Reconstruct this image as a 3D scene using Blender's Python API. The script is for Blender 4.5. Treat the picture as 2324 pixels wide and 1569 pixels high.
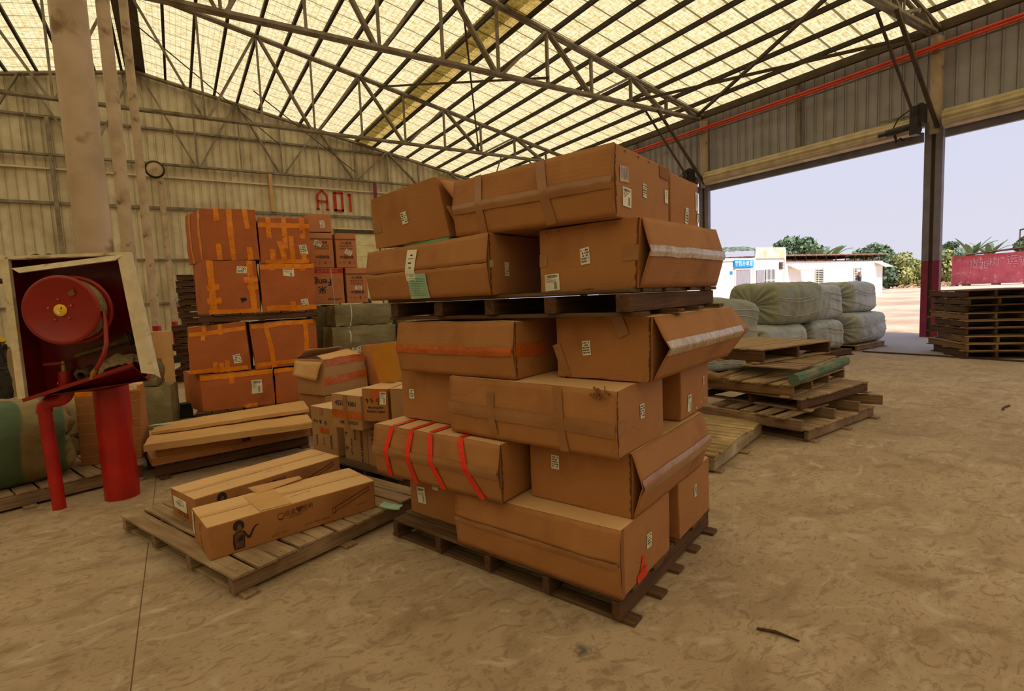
import bpy, bmesh, math, random
from mathutils import Vector, Matrix, noise
from math import sin, cos, pi, radians as R

# ------------------------------------------------------------------ camera, sky, sun, exposure
SC = bpy.context.scene
for o in list(bpy.data.objects): bpy.data.objects.remove(o)
COL = SC.collection
CAM_F = 1191.2
cam_d = bpy.data.cameras.new('camera'); cam = bpy.data.objects.new('camera', cam_d); COL.objects.link(cam)
cam_d.sensor_width = 36.0; cam_d.lens = 36.0 * CAM_F / 2324; cam_d.clip_start = 0.05; cam_d.clip_end = 500
fwd = Vector((0.533160, 0.841272, -0.089539))
_p, _r, _y = R(-5.137), R(-2.449), R(-32.37)
_f = Vector((0, cos(_p), sin(_p))); _u0 = Vector((0, -sin(_p), cos(_p))); _r0 = Vector((1, 0, 0))
_rr = cos(_r) * _r0 + sin(_r) * _u0; _uu = -sin(_r) * _r0 + cos(_r) * _u0
_M = Matrix(((cos(_y), -sin(_y), 0), (sin(_y), cos(_y), 0), (0, 0, 1)))
fwd, rgt, upv = _M @ _f, _M @ _rr, _M @ _uu
rot = Matrix((rgt, upv, -fwd)).transposed()
cam.matrix_world = Matrix.Translation((0, 0, 1.6)) @ rot.to_4x4()
SC.camera = cam
SC.view_settings.view_transform = 'Standard'; SC.view_settings.look = 'None'
SC.view_settings.gamma = 1; SC.view_settings.exposure = 0.14
SC.cycles.use_denoising = True
SC.cycles.max_bounces = 8; SC.cycles.diffuse_bounces = 5; SC.cycles.transmission_bounces = 4; SC.cycles.transparent_max_bounces = 8
SC.cycles.sample_clamp_indirect = 6

W = bpy.data.worlds.new('sky'); SC.world = W; W.use_nodes = True
nt = W.node_tree; bg = nt.nodes['Background']
tc = nt.nodes.new('ShaderNodeTexCoord'); sx = nt.nodes.new('ShaderNodeSeparateXYZ'); cr = nt.nodes.new('ShaderNodeValToRGB')
nt.links.new(tc.outputs['Generated'], sx.inputs[0]); nt.links.new(sx.outputs['Z'], cr.inputs[0]); nt.links.new(cr.outputs[0], bg.inputs[0])
cr.color_ramp.elements[0].position = 0.0; cr.color_ramp.elements[0].color = (0.715, 0.70, 0.80, 1)
cr.color_ramp.elements[1].position = 0.28; cr.color_ramp.elements[1].color = (0.66, 0.68, 0.86, 1)
ce = cr.color_ramp.elements.new(0.6); ce.color = (0.85, 0.95, 1.3, 1)
bg.inputs[1].default_value = 0.95
sun_d = bpy.data.lights.new('sun', 'SUN'); sun = bpy.data.objects.new('sun', sun_d); COL.objects.link(sun)
sun_d.energy = 4.7; sun_d.angle = R(1.5); sun_d.color = (1, 0.95, 0.86)
sun.rotation_euler = Vector((-0.06, -0.60, 0.80)).to_track_quat('Z', 'Y').to_euler()
sun.location = (0, -20, 40)

# ------------------------------------------------------------------ materials
def S(r, g, b):
    f = lambda c: (c / 255 / 12.92) if c <= 10.31 else ((c / 255 + 0.055) / 1.055) ** 2.4
    return (f(r), f(g), f(b), 1)
def mat(name, c1, c2=None, scale=4, rough=0.8, bump=0.0, bscale=None, metal=0, stretch=(1, 1, 1), contrast=(0.35, 0.65), c3=None, s3=1.2, rough_n=0, detail=5, spec=0.3, f3=(0.5, 0.7)):
    m = bpy.data.materials.new(name); m.use_nodes = True
    n = m.node_tree.nodes; l = m.node_tree.links; b = n['Principled BSDF']
    b.inputs['Roughness'].default_value = rough; b.inputs['Metallic'].default_value = metal
    b.inputs['Specular IOR Level'].default_value = spec
    b.inputs['Base Color'].default_value = c1
    if c2 is None and not bump: return m
    t = n.new('ShaderNodeTexCoord'); mp = n.new('ShaderNodeMapping'); mp.inputs['Scale'].default_value = stretch
    l.new(t.outputs['Object'], mp.inputs[0])
    out = None
    if c2 is not None:
        no = n.new('ShaderNodeTexNoise'); no.inputs['Scale'].default_value = scale; no.inputs['Detail'].default_value = detail
        l.new(mp.outputs[0], no.inputs['Vector'])
        rp = n.new('ShaderNodeValToRGB'); rp.color_ramp.elements[0].position = contrast[0]; rp.color_ramp.elements[1].position = contrast[1]
        rp.color_ramp.elements[0].color = c1; rp.color_ramp.elements[1].color = c2
        l.new(no.outputs['Fac'], rp.inputs[0]); out = rp.outputs[0]
    if c3 is not None:
        n3 = n.new('ShaderNodeTexNoise'); n3.inputs['Scale'].default_value = s3; n3.inputs['Detail'].default_value = 7
        l.new(t.outputs['Object'], n3.inputs['Vector'])
        r3 = n.new('ShaderNodeMapRange'); r3.inputs[1].default_value = f3[0]; r3.inputs[2].default_value = f3[1]; l.new(n3.outputs['Fac'], r3.inputs[0])
        mx = n.new('ShaderNodeMix'); mx.data_type = 'RGBA'; l.new(r3.outputs[0], mx.inputs[0]); l.new(out, mx.inputs[6]); mx.inputs[7].default_value = c3
        out = mx.outputs[2]
    if out: l.new(out, b.inputs['Base Color'])
    if bump:
        nb = n.new('ShaderNodeTexNoise'); nb.inputs['Scale'].default_value = bscale or scale; nb.inputs['Detail'].default_value = 6
        l.new(mp.outputs[0], nb.inputs['Vector'])
        bm_ = n.new('ShaderNodeBump'); bm_.inputs['Strength'].default_value = bump; bm_.inputs['Distance'].default_value = 0.02
        l.new(nb.outputs['Fac'], bm_.inputs['Height']); l.new(bm_.outputs[0], b.inputs['Normal'])
    return m
def cardboard(name, c1, c2, flute=0.25, c3=None, dust=None):
    m = mat(name, c1, c2, scale=2.2, rough=0.75, bump=0.12, bscale=4, c3=c3, s3=2.0, f3=(0.52, 0.75))
    n = m.node_tree.nodes; l = m.node_tree.links; b = n['Principled BSDF']
    t = [x for x in n if x.type == 'TEX_COORD'][0]; old = [x for x in n if x.type == 'BUMP'][0]
    # sharp crease lines: edges of large cells, bent by noise
    no = n.new('ShaderNodeTexNoise'); no.inputs['Scale'].default_value = 2.5; no.inputs['Detail'].default_value = 3; l.new(t.outputs['Object'], no.inputs['Vector'])
    ad = n.new('ShaderNodeMix'); ad.data_type = 'RGBA'; ad.blend_type = 'ADD'; ad.inputs[0].default_value = 0.35; l.new(t.outputs['Object'], ad.inputs[6]); l.new(no.outputs['Color'], ad.inputs[7])
    mp = n.new('ShaderNodeMapping'); mp.inputs['Scale'].default_value = (1.0, 1.0, 1.8); l.new(ad.outputs[2], mp.inputs[0])
    vo = n.new('ShaderNodeTexVoronoi'); vo.feature = 'DISTANCE_TO_EDGE'; vo.inputs['Scale'].default_value = 3.2; l.new(mp.outputs[0], vo.inputs['Vector'])
    r = n.new('ShaderNodeMapRange'); r.inputs[1].default_value = 0.0; r.inputs[2].default_value = 0.018; l.new(vo.outputs['Distance'], r.inputs[0])
    # only some of the creases show
    n4 = n.new('ShaderNodeTexNoise'); n4.inputs['Scale'].default_value = 3.1; l.new(t.outputs['Object'], n4.inputs['Vector'])
    r4 = n.new('ShaderNodeMapRange'); r4.inputs[1].default_value = 0.42; r4.inputs[2].default_value = 0.50; l.new(n4.outputs['Fac'], r4.inputs[0])
    mx = n.new('ShaderNodeMath'); mx.operation = 'MAXIMUM'; l.new(r.outputs[0], mx.inputs[0]); l.new(r4.outputs[0], mx.inputs[1])
    b2 = n.new('ShaderNodeBump'); b2.inputs['Strength'].default_value = 0.35; b2.inputs['Distance'].default_value = 0.004
    l.new(mx.outputs[0], b2.inputs['Height']); l.new(old.outputs[0], b2.inputs['Normal'])
    # faint flute lines
    wv = n.new('ShaderNodeTexWave'); wv.bands_direction = 'Z'; wv.inputs['Scale'].default_value = 14; wv.inputs['Distortion'].default_value = 1.2; wv.inputs['Detail'].default_value = 2; l.new(t.outputs['Object'], wv.inputs['Vector'])
    b3 = n.new('ShaderNodeBump'); b3.inputs['Strength'].default_value = flute * 0.35; b3.inputs['Distance'].default_value = 0.002
    l.new(wv.outputs['Fac'], b3.inputs['Height']); l.new(b2.outputs[0], b3.inputs['Normal']); l.new(b3.outputs[0], b.inputs['Normal'])
    # crease lines tinted a little darker
    prev = b.inputs['Base Color'].links[0].from_socket
    iv = n.new('ShaderNodeMath'); iv.operation = 'MULTIPLY_ADD'; iv.inputs[1].default_value = -0.16; iv.inputs[2].default_value = 0.16; l.new(mx.outputs[0], iv.inputs[0])
    m2 = n.new('ShaderNodeMix'); m2.data_type = 'RGBA'; l.new(iv.outputs[0], m2.inputs[0]); l.new(prev, m2.inputs[6]); m2.inputs[7].default_value = S(92, 52, 26); l.new(m2.outputs[2], b.inputs['Base Color'])
    return m
def wood(name, c1, c2, c3=None, axis='X', scale=3.5):
    st = {'X': (0.6, 9, 9), 'Y': (9, 0.6, 9), 'Z': (9, 9, 0.6)}[axis]
    return mat(name, c1, c2, scale=scale, rough=0.85, bump=0.6, bscale=scale * 1.5, stretch=st, contrast=(0.3, 0.7), c3=c3, s3=3, f3=(0.5, 0.7))
def translucent(name, c1, c2, tr, scale=30):
    m = bpy.data.materials.new(name); m.use_nodes = True; n = m.node_tree.nodes; l = m.node_tree.links
    n.remove(n['Principled BSDF'])
    t = n.new('ShaderNodeTexCoord')
    no = n.new('ShaderNodeTexNoise'); no.inputs['Scale'].default_value = 1; no.inputs['Detail'].default_value = 4; no.inputs['Roughness'].default_value = 0.75
    mp = n.new('ShaderNodeMapping'); mp.inputs['Scale'].default_value = (5, 16, 5)
    l.new(t.outputs['Object'], mp.inputs[0]); l.new(mp.outputs[0], no.inputs['Vector'])
    rp = n.new('ShaderNodeValToRGB'); rp.color_ramp.elements[0].position = 0.36; rp.color_ramp.elements[1].position = 0.56
    rp.color_ramp.elements[0].color = c2; rp.color_ramp.elements[1].color = c1
    l.new(no.outputs['Fac'], rp.inputs[0])
    # dirt lines: sheet joints across, faint grid of reinforcement
    sp = n.new('ShaderNodeSeparateXYZ'); l.new(t.outputs['Object'], sp.inputs[0])
    def lines(sock, period, width, strength, prev, col):
        a = n.new('ShaderNodeMath'); a.operation = 'PINGPONG'; a.inputs[1].default_value = period / 2; l.new(sock, a.inputs[0])
        c = n.new('ShaderNodeMath'); c.operation = 'LESS_THAN'; c.inputs[1].default_value = width / 2; l.new(a.outputs[0], c.inputs[0])
        s = n.new('ShaderNodeMath'); s.operation = 'MULTIPLY'; s.inputs[1].default_value = strength; l.new(c.outputs[0], s.inputs[0])
        mx = n.new('ShaderNodeMix'); mx.data_type = 'RGBA'; l.new(s.outputs[0], mx.inputs[0]); l.new(prev, mx.inputs[6]); mx.inputs[7].default_value = col
        return mx.outputs[2]
    dk = (0.13, 0.095, 0.03, 1)
    o = lines(sp.outputs['Y'], 0.86, 0.085, 0.92, rp.outputs[0], dk)
    o = lines(sp.outputs['Y'], 0.215, 0.025, 0.38, o, dk)
    o = lines(sp.outputs['X'], 0.17, 0.02, 0.32, o, dk)
    a = n.new('ShaderNodeBsdfTranslucent'); d = n.new('ShaderNodeBsdfDiffuse'); mx = n.new('ShaderNodeMixShader'); mx.inputs[0].default_value = tr
    l.new(o, a.inputs[0]); l.new(o, d.inputs[0])
    l.new(d.outputs[0], mx.inputs[1]); l.new(a.outputs[0], mx.inputs[2]); l.new(mx.outputs[0], n['Material Output'].inputs[0])
    return m

M = {}
M['card'] = cardboard('cardboard_brown', S(176, 120, 68), S(188, 132, 78), c3=S(160, 104, 56))
M['card_dark'] = mat('torn_cardboard_edge', S(84, 50, 26), S(112, 68, 36), scale=20, rough=0.9)
M['card_in'] = cardboard('cardboard_lining', S(150, 98, 56), S(160, 106, 62))
M['card_pale'] = cardboard('cardboard_pale', S(196, 150, 98), S(206, 162, 110), 0.1)
M['card_orange'] = cardboard('cardboard_rust', S(152, 88, 46), S(164, 98, 54), 0.1, c3=S(138, 78, 42))
M['card_pink'] = cardboard('cardboard_rose', S(170, 112, 78), S(182, 122, 86), 0.1)
M['card_grey'] = cardboard('cardboard_greyish', S(160, 124, 88), S(172, 134, 96), 0.15)
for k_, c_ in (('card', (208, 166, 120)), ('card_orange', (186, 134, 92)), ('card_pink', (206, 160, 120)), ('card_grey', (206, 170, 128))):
    M[k_ + '_top'] = cardboard('dusty_' + k_, S(*c_), S(*[x + 8 for x in c_]), 0.05)  # top faces: overhead brightness and dust both put into a paler colour
M['card_yellow'] = cardboard('cardboard_yellow_taped', S(200, 140, 40), S(186, 120, 34), 0.05)
M['tape_orange'] = mat('orange_tape', S(232, 140, 16), S(218, 118, 12), scale=9, rough=0.3, bump=0.4, bscale=30, spec=0.5)
M['tape_rust'] = mat('rust_tape', S(214, 112, 40), S(190, 96, 36), scale=9, rough=0.3, bump=0.4, bscale=30, spec=0.5)
M['tape_red'] = mat('red_tape', S(240, 58, 36), S(222, 40, 30), scale=7, rough=0.3, bump=0.4, bscale=25, spec=0.5)
M['tape_clear'] = mat('brown_clear_tape', S(160, 112, 72), S(146, 98, 60), scale=5, rough=0.25, bump=0.12, bscale=25, spec=0.7)
M['tape_white'] = mat('clear_shiny_tape', S(200, 182, 160), S(168, 134, 98), scale=9, rough=0.16, bump=0.25, bscale=30, spec=0.8, stretch=(4, 4, 1))
M['paper'] = mat('white_paper', S(232, 228, 214), S(220, 214, 196), scale=12, rough=0.6)
M['paper_teal'] = mat('teal_paper', S(160, 198, 178), S(148, 188, 168), scale=9, rough=0.6)
M['ink'] = mat('black_ink', S(48, 38, 34), rough=0.7)
M['ink_brown'] = mat('brown_ink', S(92, 44, 36), rough=0.7)
M['ink_dim'] = mat('faded_ink', S(120, 78, 48), rough=0.7)
M['ink_red'] = mat('red_ink', S(176, 40, 34), rough=0.7)
M['wood_old'] = wood('weathered_wood', S(122, 98, 72), S(90, 68, 48), c3=S(138, 114, 86))
M['wood_oldy'] = wood('weathered_wood_boards', S(140, 114, 84), S(106, 82, 58), c3=S(152, 128, 96), axis='Y')
M['wood_dark'] = wood('dark_wood', S(92, 66, 46), S(62, 42, 28))
M['wood_darky'] = wood('dark_wood_boards', S(98, 74, 52), S(68, 48, 32), axis='Y')
M['wood_grey'] = wood('grey_old_beam', S(150, 134, 112), S(110, 92, 70), c3=S(170, 156, 134))
M['wood_greyy'] = wood('grey_old_boards', S(152, 128, 92), S(112, 88, 58), c3=S(166, 142, 108), axis='Y')
M['wood_warm'] = wood('warm_wood', S(168, 128, 84), S(136, 98, 62))
M['wood_warmy'] = wood('warm_wood_boards', S(176, 140, 96), S(140, 106, 68), axis='Y')
M['wood_green'] = wood('green_painted_beam', S(98, 120, 100), S(74, 92, 76), c3=S(130, 120, 96))
M['steel'] = mat('painted_steel_truss', S(150, 134, 108), S(124, 108, 84), scale=3, rough=0.6, c3=S(104, 84, 60), s3=2.5)
M['steel_dark'] = mat('purlin_steel', S(98, 84, 66), S(84, 70, 54), scale=4, rough=0.6)
M['purlin'] = mat('dark_purlin_steel', S(66, 54, 42), S(52, 42, 32), scale=4, rough=0.7)
M['steel_col'] = mat('grey_column_paint', S(172, 150, 126), S(150, 128, 104), scale=3, rough=0.45, c3=S(112, 84, 58), s3=4, f3=(0.6, 0.72))
M['red_paint'] = mat('red_enamel', S(176, 28, 20), S(150, 20, 16), scale=5, rough=0.35, c3=S(132, 54, 38), s3=5, f3=(0.6, 0.8), spec=0.5)
M['red_reel'] = mat('red_reel_enamel', S(196, 44, 24), S(182, 36, 22), scale=5, rough=0.35, spec=0.5)
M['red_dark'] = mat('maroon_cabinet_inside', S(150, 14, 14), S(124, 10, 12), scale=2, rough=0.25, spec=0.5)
M['red_post'] = mat('red_post_paint', S(170, 48, 58), S(150, 40, 48), scale=3, rough=0.5)
M['cab_white'] = mat('aluminium_frame', S(214, 200, 170), S(196, 180, 150), scale=12, rough=0.4, c3=S(150, 118, 84), s3=9, f3=(0.6, 0.72))
M['wall_far'] = mat('far_wall_sheet', S(186, 170, 134), S(172, 156, 120), scale=2, rough=0.6, c3=S(156, 138, 104), s3=0.7)
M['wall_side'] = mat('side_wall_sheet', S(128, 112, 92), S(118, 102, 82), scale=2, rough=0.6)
M['shutter'] = mat('roller_shutter_steel', S(196, 180, 140), S(172, 154, 118), scale=3, rough=0.45, metal=0.2)
M['lintel'] = mat('door_lintel', S(92, 84, 84), S(80, 72, 72), scale=3, rough=0.6)
M['cream'] = mat('cream_door_paint', S(226, 216, 168), S(212, 200, 150), scale=3, rough=0.6, c3=S(196, 180, 130))
M['tarp'] = mat('olive_tarp', S(120, 122, 98), S(104, 106, 84), scale=3, rough=0.55, bump=0.5, bscale=9, c3=S(140, 140, 122), s3=1.5, spec=0.5)
M['tarp_l'] = mat('grey_green_tarp', S(140, 142, 126), S(122, 126, 110), scale=3, rough=0.5, bump=0.5, bscale=9, c3=S(160, 160, 148), s3=1.5, spec=0.5)
M['tarp_dark'] = mat('dark_olive_wrap', S(116, 108, 80), S(96, 88, 62), scale=3, rough=0.45, bump=0.9, bscale=12, spec=0.5)
M['burlap'] = mat('tan_sack_wrap', S(142, 122, 90), S(124, 104, 76), scale=4, rough=0.8, bump=0.8, bscale=12)
M['string'] = mat('white_string', S(206, 204, 190), rough=0.7)
M['black'] = mat('black_rubber', S(38, 34, 32), S(52, 44, 38), scale=8, rough=0.7)
M['dark_metal'] = mat('dark_machine_paint', S(46, 44, 46), S(60, 54, 50), scale=5, rough=0.5)
M['brass'] = mat('brass', S(176, 140, 72), S(150, 116, 60), scale=8, rough=0.35, metal=0.6)
M['hose_flat'] = mat('dirty_canvas_hose', S(160, 140, 106), S(130, 108, 80), scale=14, rough=0.8, bump=0.6, bscale=40)
M['yellow'] = mat('yellow_sticker', S(240, 196, 30), S(226, 176, 24), scale=20, rough=0.5)
M['foam'] = mat('teal_foam', S(110, 160, 124), rough=0.6)
M['lime'] = mat('lime_paper', S(150, 170, 60), S(120, 140, 50), scale=30, rough=0.6)
M['white_wall'] = mat('white_panel_wall', S(244, 238, 232), S(236, 230, 224), scale=1, rough=0.7)
M['net'] = mat('camouflage_net', S(128, 138, 118), S(66, 80, 62), scale=6, rough=0.9, bump=1.0, bscale=14, contrast=(0.45, 0.55))
M['roof_tin'] = mat('rusty_tin_roof', S(168, 128, 110), S(120, 88, 76), scale=3, rough=0.8)
M['sheet_metal'] = mat('streaked_sheet', S(226, 222, 214), S(200, 190, 160), scale=2, rough=0.6)
M['blue'] = mat('blue_sign', S(24, 150, 214), rough=0.5)
M['white'] = mat('white_paint', S(245, 245, 242), rough=0.5)
M['curtain'] = mat('grey_strip_curtain', S(140, 136, 146), S(176, 172, 178), scale=3, rough=0.5, stretch=(12, 12, 0.3))
M['glass_dark'] = mat('dark_window', S(96, 92, 98), rough=0.2)
M['cont_red'] = mat('faded_container_red', S(176, 72, 78), S(158, 60, 66), scale=1.5, rough=0.7, c3=S(206, 130, 128), s3=2.5, f3=(0.58, 0.75))  # red paled further by its lift to carry the haze
M['leaf'] = mat('tree_leaf', S(112, 132, 92), S(84, 106, 72), scale=1.2, rough=0.6)  # leaf greens greyed to carry the distance haze
M['leaf_y'] = mat('hedge_leaf', S(178, 172, 96), S(118, 130, 84), scale=0.8, rough=0.6)
M['leaf_d'] = mat('dark_leaf', S(98, 116, 88), S(76, 94, 70), scale=1.2, rough=0.6)
M['bark'] = mat('bark', S(104, 84, 66), S(80, 62, 48), scale=5, rough=0.9)
M['skin'] = mat('skin', S(150, 104, 78), rough=0.6)
M['hair'] = mat('black_hair', S(22, 18, 18), rough=0.5)
M['cloth'] = mat('dark_cloth', S(52, 52, 66), rough=0.8)
M['cloth_w'] = mat('pale_cloth', S(228, 224, 226), rough=0.8)

FLOOR_K = (.83, .94, 1.24)
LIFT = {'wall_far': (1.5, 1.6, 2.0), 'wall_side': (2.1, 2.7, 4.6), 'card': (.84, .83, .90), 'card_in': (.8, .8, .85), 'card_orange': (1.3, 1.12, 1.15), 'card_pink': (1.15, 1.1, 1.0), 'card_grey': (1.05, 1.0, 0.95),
        'tarp': (1.45, 1.45, 1.8), 'tarp_l': (1.45, 1.45, 1.9), 'tarp_dark': (1.35, 1.3, 1.2), 'burlap': (1.15, 1.15, 1.1), 'wood_old': (1.4, 1.45, 1.7), 'wood_oldy': (1.4, 1.45, 1.7), 'wood_dark': (1.25, 1.15, 1.1), 'wood_darky': (1.3, 1.25, 1.2),
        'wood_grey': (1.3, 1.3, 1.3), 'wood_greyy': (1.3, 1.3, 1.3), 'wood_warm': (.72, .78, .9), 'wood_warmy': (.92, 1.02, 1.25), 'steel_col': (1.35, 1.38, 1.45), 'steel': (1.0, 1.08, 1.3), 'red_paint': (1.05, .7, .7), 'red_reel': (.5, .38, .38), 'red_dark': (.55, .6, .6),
        'lintel': (2.1, 2.3, 2.9), 'shutter': (1.1, 1.1, 1.2), 'cont_red': (1.5, 2.1, 2.1), 'red_post': (.62, 1.0, 1.9), 'tape_orange': (1.0, 1.0, .8), 'tape_rust': (.8, .75, .7), 'cab_white': (1.1, 1.1, 1.1), 'steel_dark': (0.75, 0.7, 0.65), 'string': (.85, .85, .85)}
def lift(m, k):
    f = lambda c: tuple(min(0.86, c[i] * k[i]) for i in range(3)) + (1,)
    for nd in m.node_tree.nodes:
        if nd.type == 'VALTORGB':
            for e in nd.color_ramp.elements: e.color = f(e.color)
        elif nd.type == 'MIX' and nd.data_type == 'RGBA' and not nd.inputs[7].is_linked: nd.inputs[7].default_value = f(nd.inputs[7].default_value)
        elif nd.type == 'BSDF_PRINCIPLED' and not nd.inputs['Base Color'].is_linked: nd.inputs['Base Color'].default_value = f(nd.inputs['Base Color'].default_value)
for k_, v_ in LIFT.items(): lift(M[k_], v_)

# ------------------------------------------------------------------ helpers
def tag(o, label=None, cat=None, group=None, kind=None):
    if label: o['label'] = label
    if cat: o['category'] = cat
    if group: o['group'] = group
    if kind: o['kind'] = kind
    return o
def thing(name, label, cat, loc=(0, 0, 0), rz=0.0, group=None):
    o = bpy.data.objects.new(name, None); COL.objects.link(o); o.empty_display_size = 0.1
    o.location = loc; o.rotation_euler = (0, 0, rz)
    return tag(o, label, cat, group)
class MB:
    def __init__(s): s.v = []; s.f = []; s.mi = []; s.sm = []
    def add(s, vs, fs, mi=0, smooth=False):
        k = len(s.v); s.v += [tuple(v) for v in vs]
        for f in fs: s.f.append(tuple(k + i for i in f)); s.mi.append(mi); s.sm.append(smooth)
    def box(s, x0, x1, y0, y1, z0, z1, mi=0):
        vs = [(x, y, z) for z in (z0, z1) for y in (y0, y1) for x in (x0, x1)]
        s.add(vs, [(0, 2, 3, 1), (4, 5, 7, 6), (0, 1, 5, 4), (2, 6, 7, 3), (0, 4, 6, 2), (1, 3, 7, 5)], mi)
    def beam(s, p, q, w, h=None, up=(0, 0, 1), mi=0):
        p = Vector(p); q = Vector(q); d = (q - p); h = h or w
        if d.length < 1e-6: return
        d.normalize(); u = Vector(up)
        if abs(d.dot(u)) > 0.98: u = Vector((0, 1, 0))
        a = d.cross(u).normalized() * (w / 2); b = a.cross(d).normalized() * (h / 2)
        vs = [c + sa * a + sb * b for c in (p, q) for sa, sb in ((-1, -1), (1, -1), (1, 1), (-1, 1))]
        s.add(vs, [(0, 1, 2, 3), (7, 6, 5, 4), (0, 4, 5, 1), (1, 5, 6, 2), (2, 6, 7, 3), (3, 7, 4, 0)], mi)
    def tube(s, pts, r, n=12, mi=0, cap=True, closed=False):
        pts = [Vector(p) for p in pts]; rs = r if isinstance(r, (list, tuple)) else [r] * len(pts); rings = []
        up = None
        for i, p in enumerate(pts):
            if closed: d = pts[(i + 1) % len(pts)] - pts[i - 1]
            else: d = pts[min(i + 1, len(pts) - 1)] - pts[max(i - 1, 0)]
            d.normalize()
            if up is None: up = Vector((0, 0, 1)) if abs(d.z) < 0.9 else Vector((1, 0, 0))
            a = d.cross(up).normalized(); b = a.cross(d).normalized(); up = b
            rings.append([p + rs[i] * (cos(2 * pi * k / n) * a + sin(2 * pi * k / n) * b) for k in range(n)])
        vs = [v for rg in rings for v in rg]; m = len(rings); fs = []
        for i in range(m if closed else m - 1):
            j = (i + 1) % m
            for k in range(n): fs.append((i * n + k, j * n + k, j * n + (k + 1) % n, i * n + (k + 1) % n))
        s.add(vs, fs, mi, True)
        if cap and not closed:
            s.add(rings[0], [tuple(range(n))], mi); s.add(rings[-1], [tuple(reversed(range(n)))], mi)
    def grid(s, fn, nu, nv, mi=0, smooth=True, flip=False):
        vs = [fn(i / nu, j / nv) for j in range(nv + 1) for i in range(nu + 1)]; fs = []
        for j in range(nv):
            for i in range(nu):
                a = j * (nu + 1) + i; q = (a, a + 1, a + nu + 2, a + nu + 1)
                fs.append(tuple(reversed(q)) if flip else q)
        s.add(vs, fs, mi, smooth)
    def lathe(s, prof, n=32, mi=0, axis='Z', c=(0, 0, 0), smooth=True):
        m = len(prof)
        def P(r, h, t):
            a, b = r * cos(t), r * sin(t)
            v = {'Z': (a, b, h), 'Y': (a, h, b), 'X': (h, a, b)}[axis]
            return (v[0] + c[0], v[1] + c[1], v[2] + c[2])
        vs = [P(r, h, 2 * pi * k / n) for r, h in prof for k in range(n)]; fs = []
        for i in range(m - 1):
            for k in range(n): fs.append((i * n + k, i * n + (k + 1) % n, (i + 1) * n + (k + 1) % n, (i + 1) * n + k))
        s.add(vs, fs, mi, smooth)
    def poly(s, pts, mi=0): s.add(pts, [tuple(range(len(pts)))], mi)
    def prism(s, pts, d, mi=0):
        n = len(pts); d = Vector(d); a = [Vector(p) for p in pts]; b = [p + d for p in a]
        s.add(a + b, [tuple(range(n)), tuple(reversed(range(n, 2 * n)))] + [(i, i + n, (i + 1) % n + n, (i + 1) % n) for i in range(n)], mi)
    def build(s, name, m, parent=None, weld=False, fix=True):
        me = bpy.data.meshes.new(name); me.from_pydata(s.v, [], s.f)
        ms = m if isinstance(m, (list, tuple)) else [m]
        for x in ms: me.materials.append(M[x] if isinstance(x, str) else x)
        me.polygons.foreach_set('material_index', s.mi); me.polygons.foreach_set('use_smooth', s.sm); me.update()
        if weld or fix:
            b = bmesh.new(); b.from_mesh(me)
            if weld: bmesh.ops.remove_doubles(b, verts=b.verts, dist=weld if weld is not True else 1e-4)
            if fix: bmesh.ops.recalc_face_normals(b, faces=b.faces)
            b.to_mesh(me); b.free()
        o = bpy.data.objects.new(name, me); COL.objects.link(o)
        if parent: o.parent = parent
        return o
def copy_tree(o, parent=None):
    c = o.copy(); COL.objects.link(c)
    if parent: c.parent = parent; c.matrix_parent_inverse = o.matrix_parent_inverse
    for ch in list(o.children): copy_tree(ch, c)
    return c
_tcache = {}
def text_geo(txt, size=1.0):
    if (txt, size) not in _tcache:
        cu = bpy.data.curves.new('t', 'FONT'); cu.body = txt; cu.size = size; cu.resolution_u = 2; cu.align_x = 'CENTER'; cu.align_y = 'CENTER'
        o = bpy.data.objects.new('t', cu); COL.objects.link(o)
        bpy.context.view_layer.update()
        dg = bpy.context.evaluated_depsgraph_get(); me = bpy.data.meshes.new_from_object(o.evaluated_get(dg))
        _tcache[(txt, size)] = ([tuple(v.co) for v in me.vertices], [tuple(p.vertices) for p in me.polygons])
        bpy.data.objects.remove(o); bpy.data.curves.remove(cu); bpy.data.meshes.remove(me)
    return _tcache[(txt, size)]
def nz(p, s=1.0, seed=0.0):
    return noise.noise_vector(Vector(p) * s + Vector((seed * 7.3, seed * 3.1, seed * 1.7)))
def bev(o, w=0.006, seg=2, ang=40):
    b = o.modifiers.new('bevel', 'BEVEL'); b.width = w; b.segments = seg; b.limit_method = 'ANGLE'; b.angle_limit = R(ang); return o

# ------------------------------------------------------------------ the shed
RX, RZ, SL = -0.6, 12.2, 0.198
def roof_z(x): return RZ - SL * abs(x - RX)
XR, XL, YF, YB = 18.0, -19.2, 28.7, -21.0  # unseen back end lengthened so the roof throws more light forward

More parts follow.
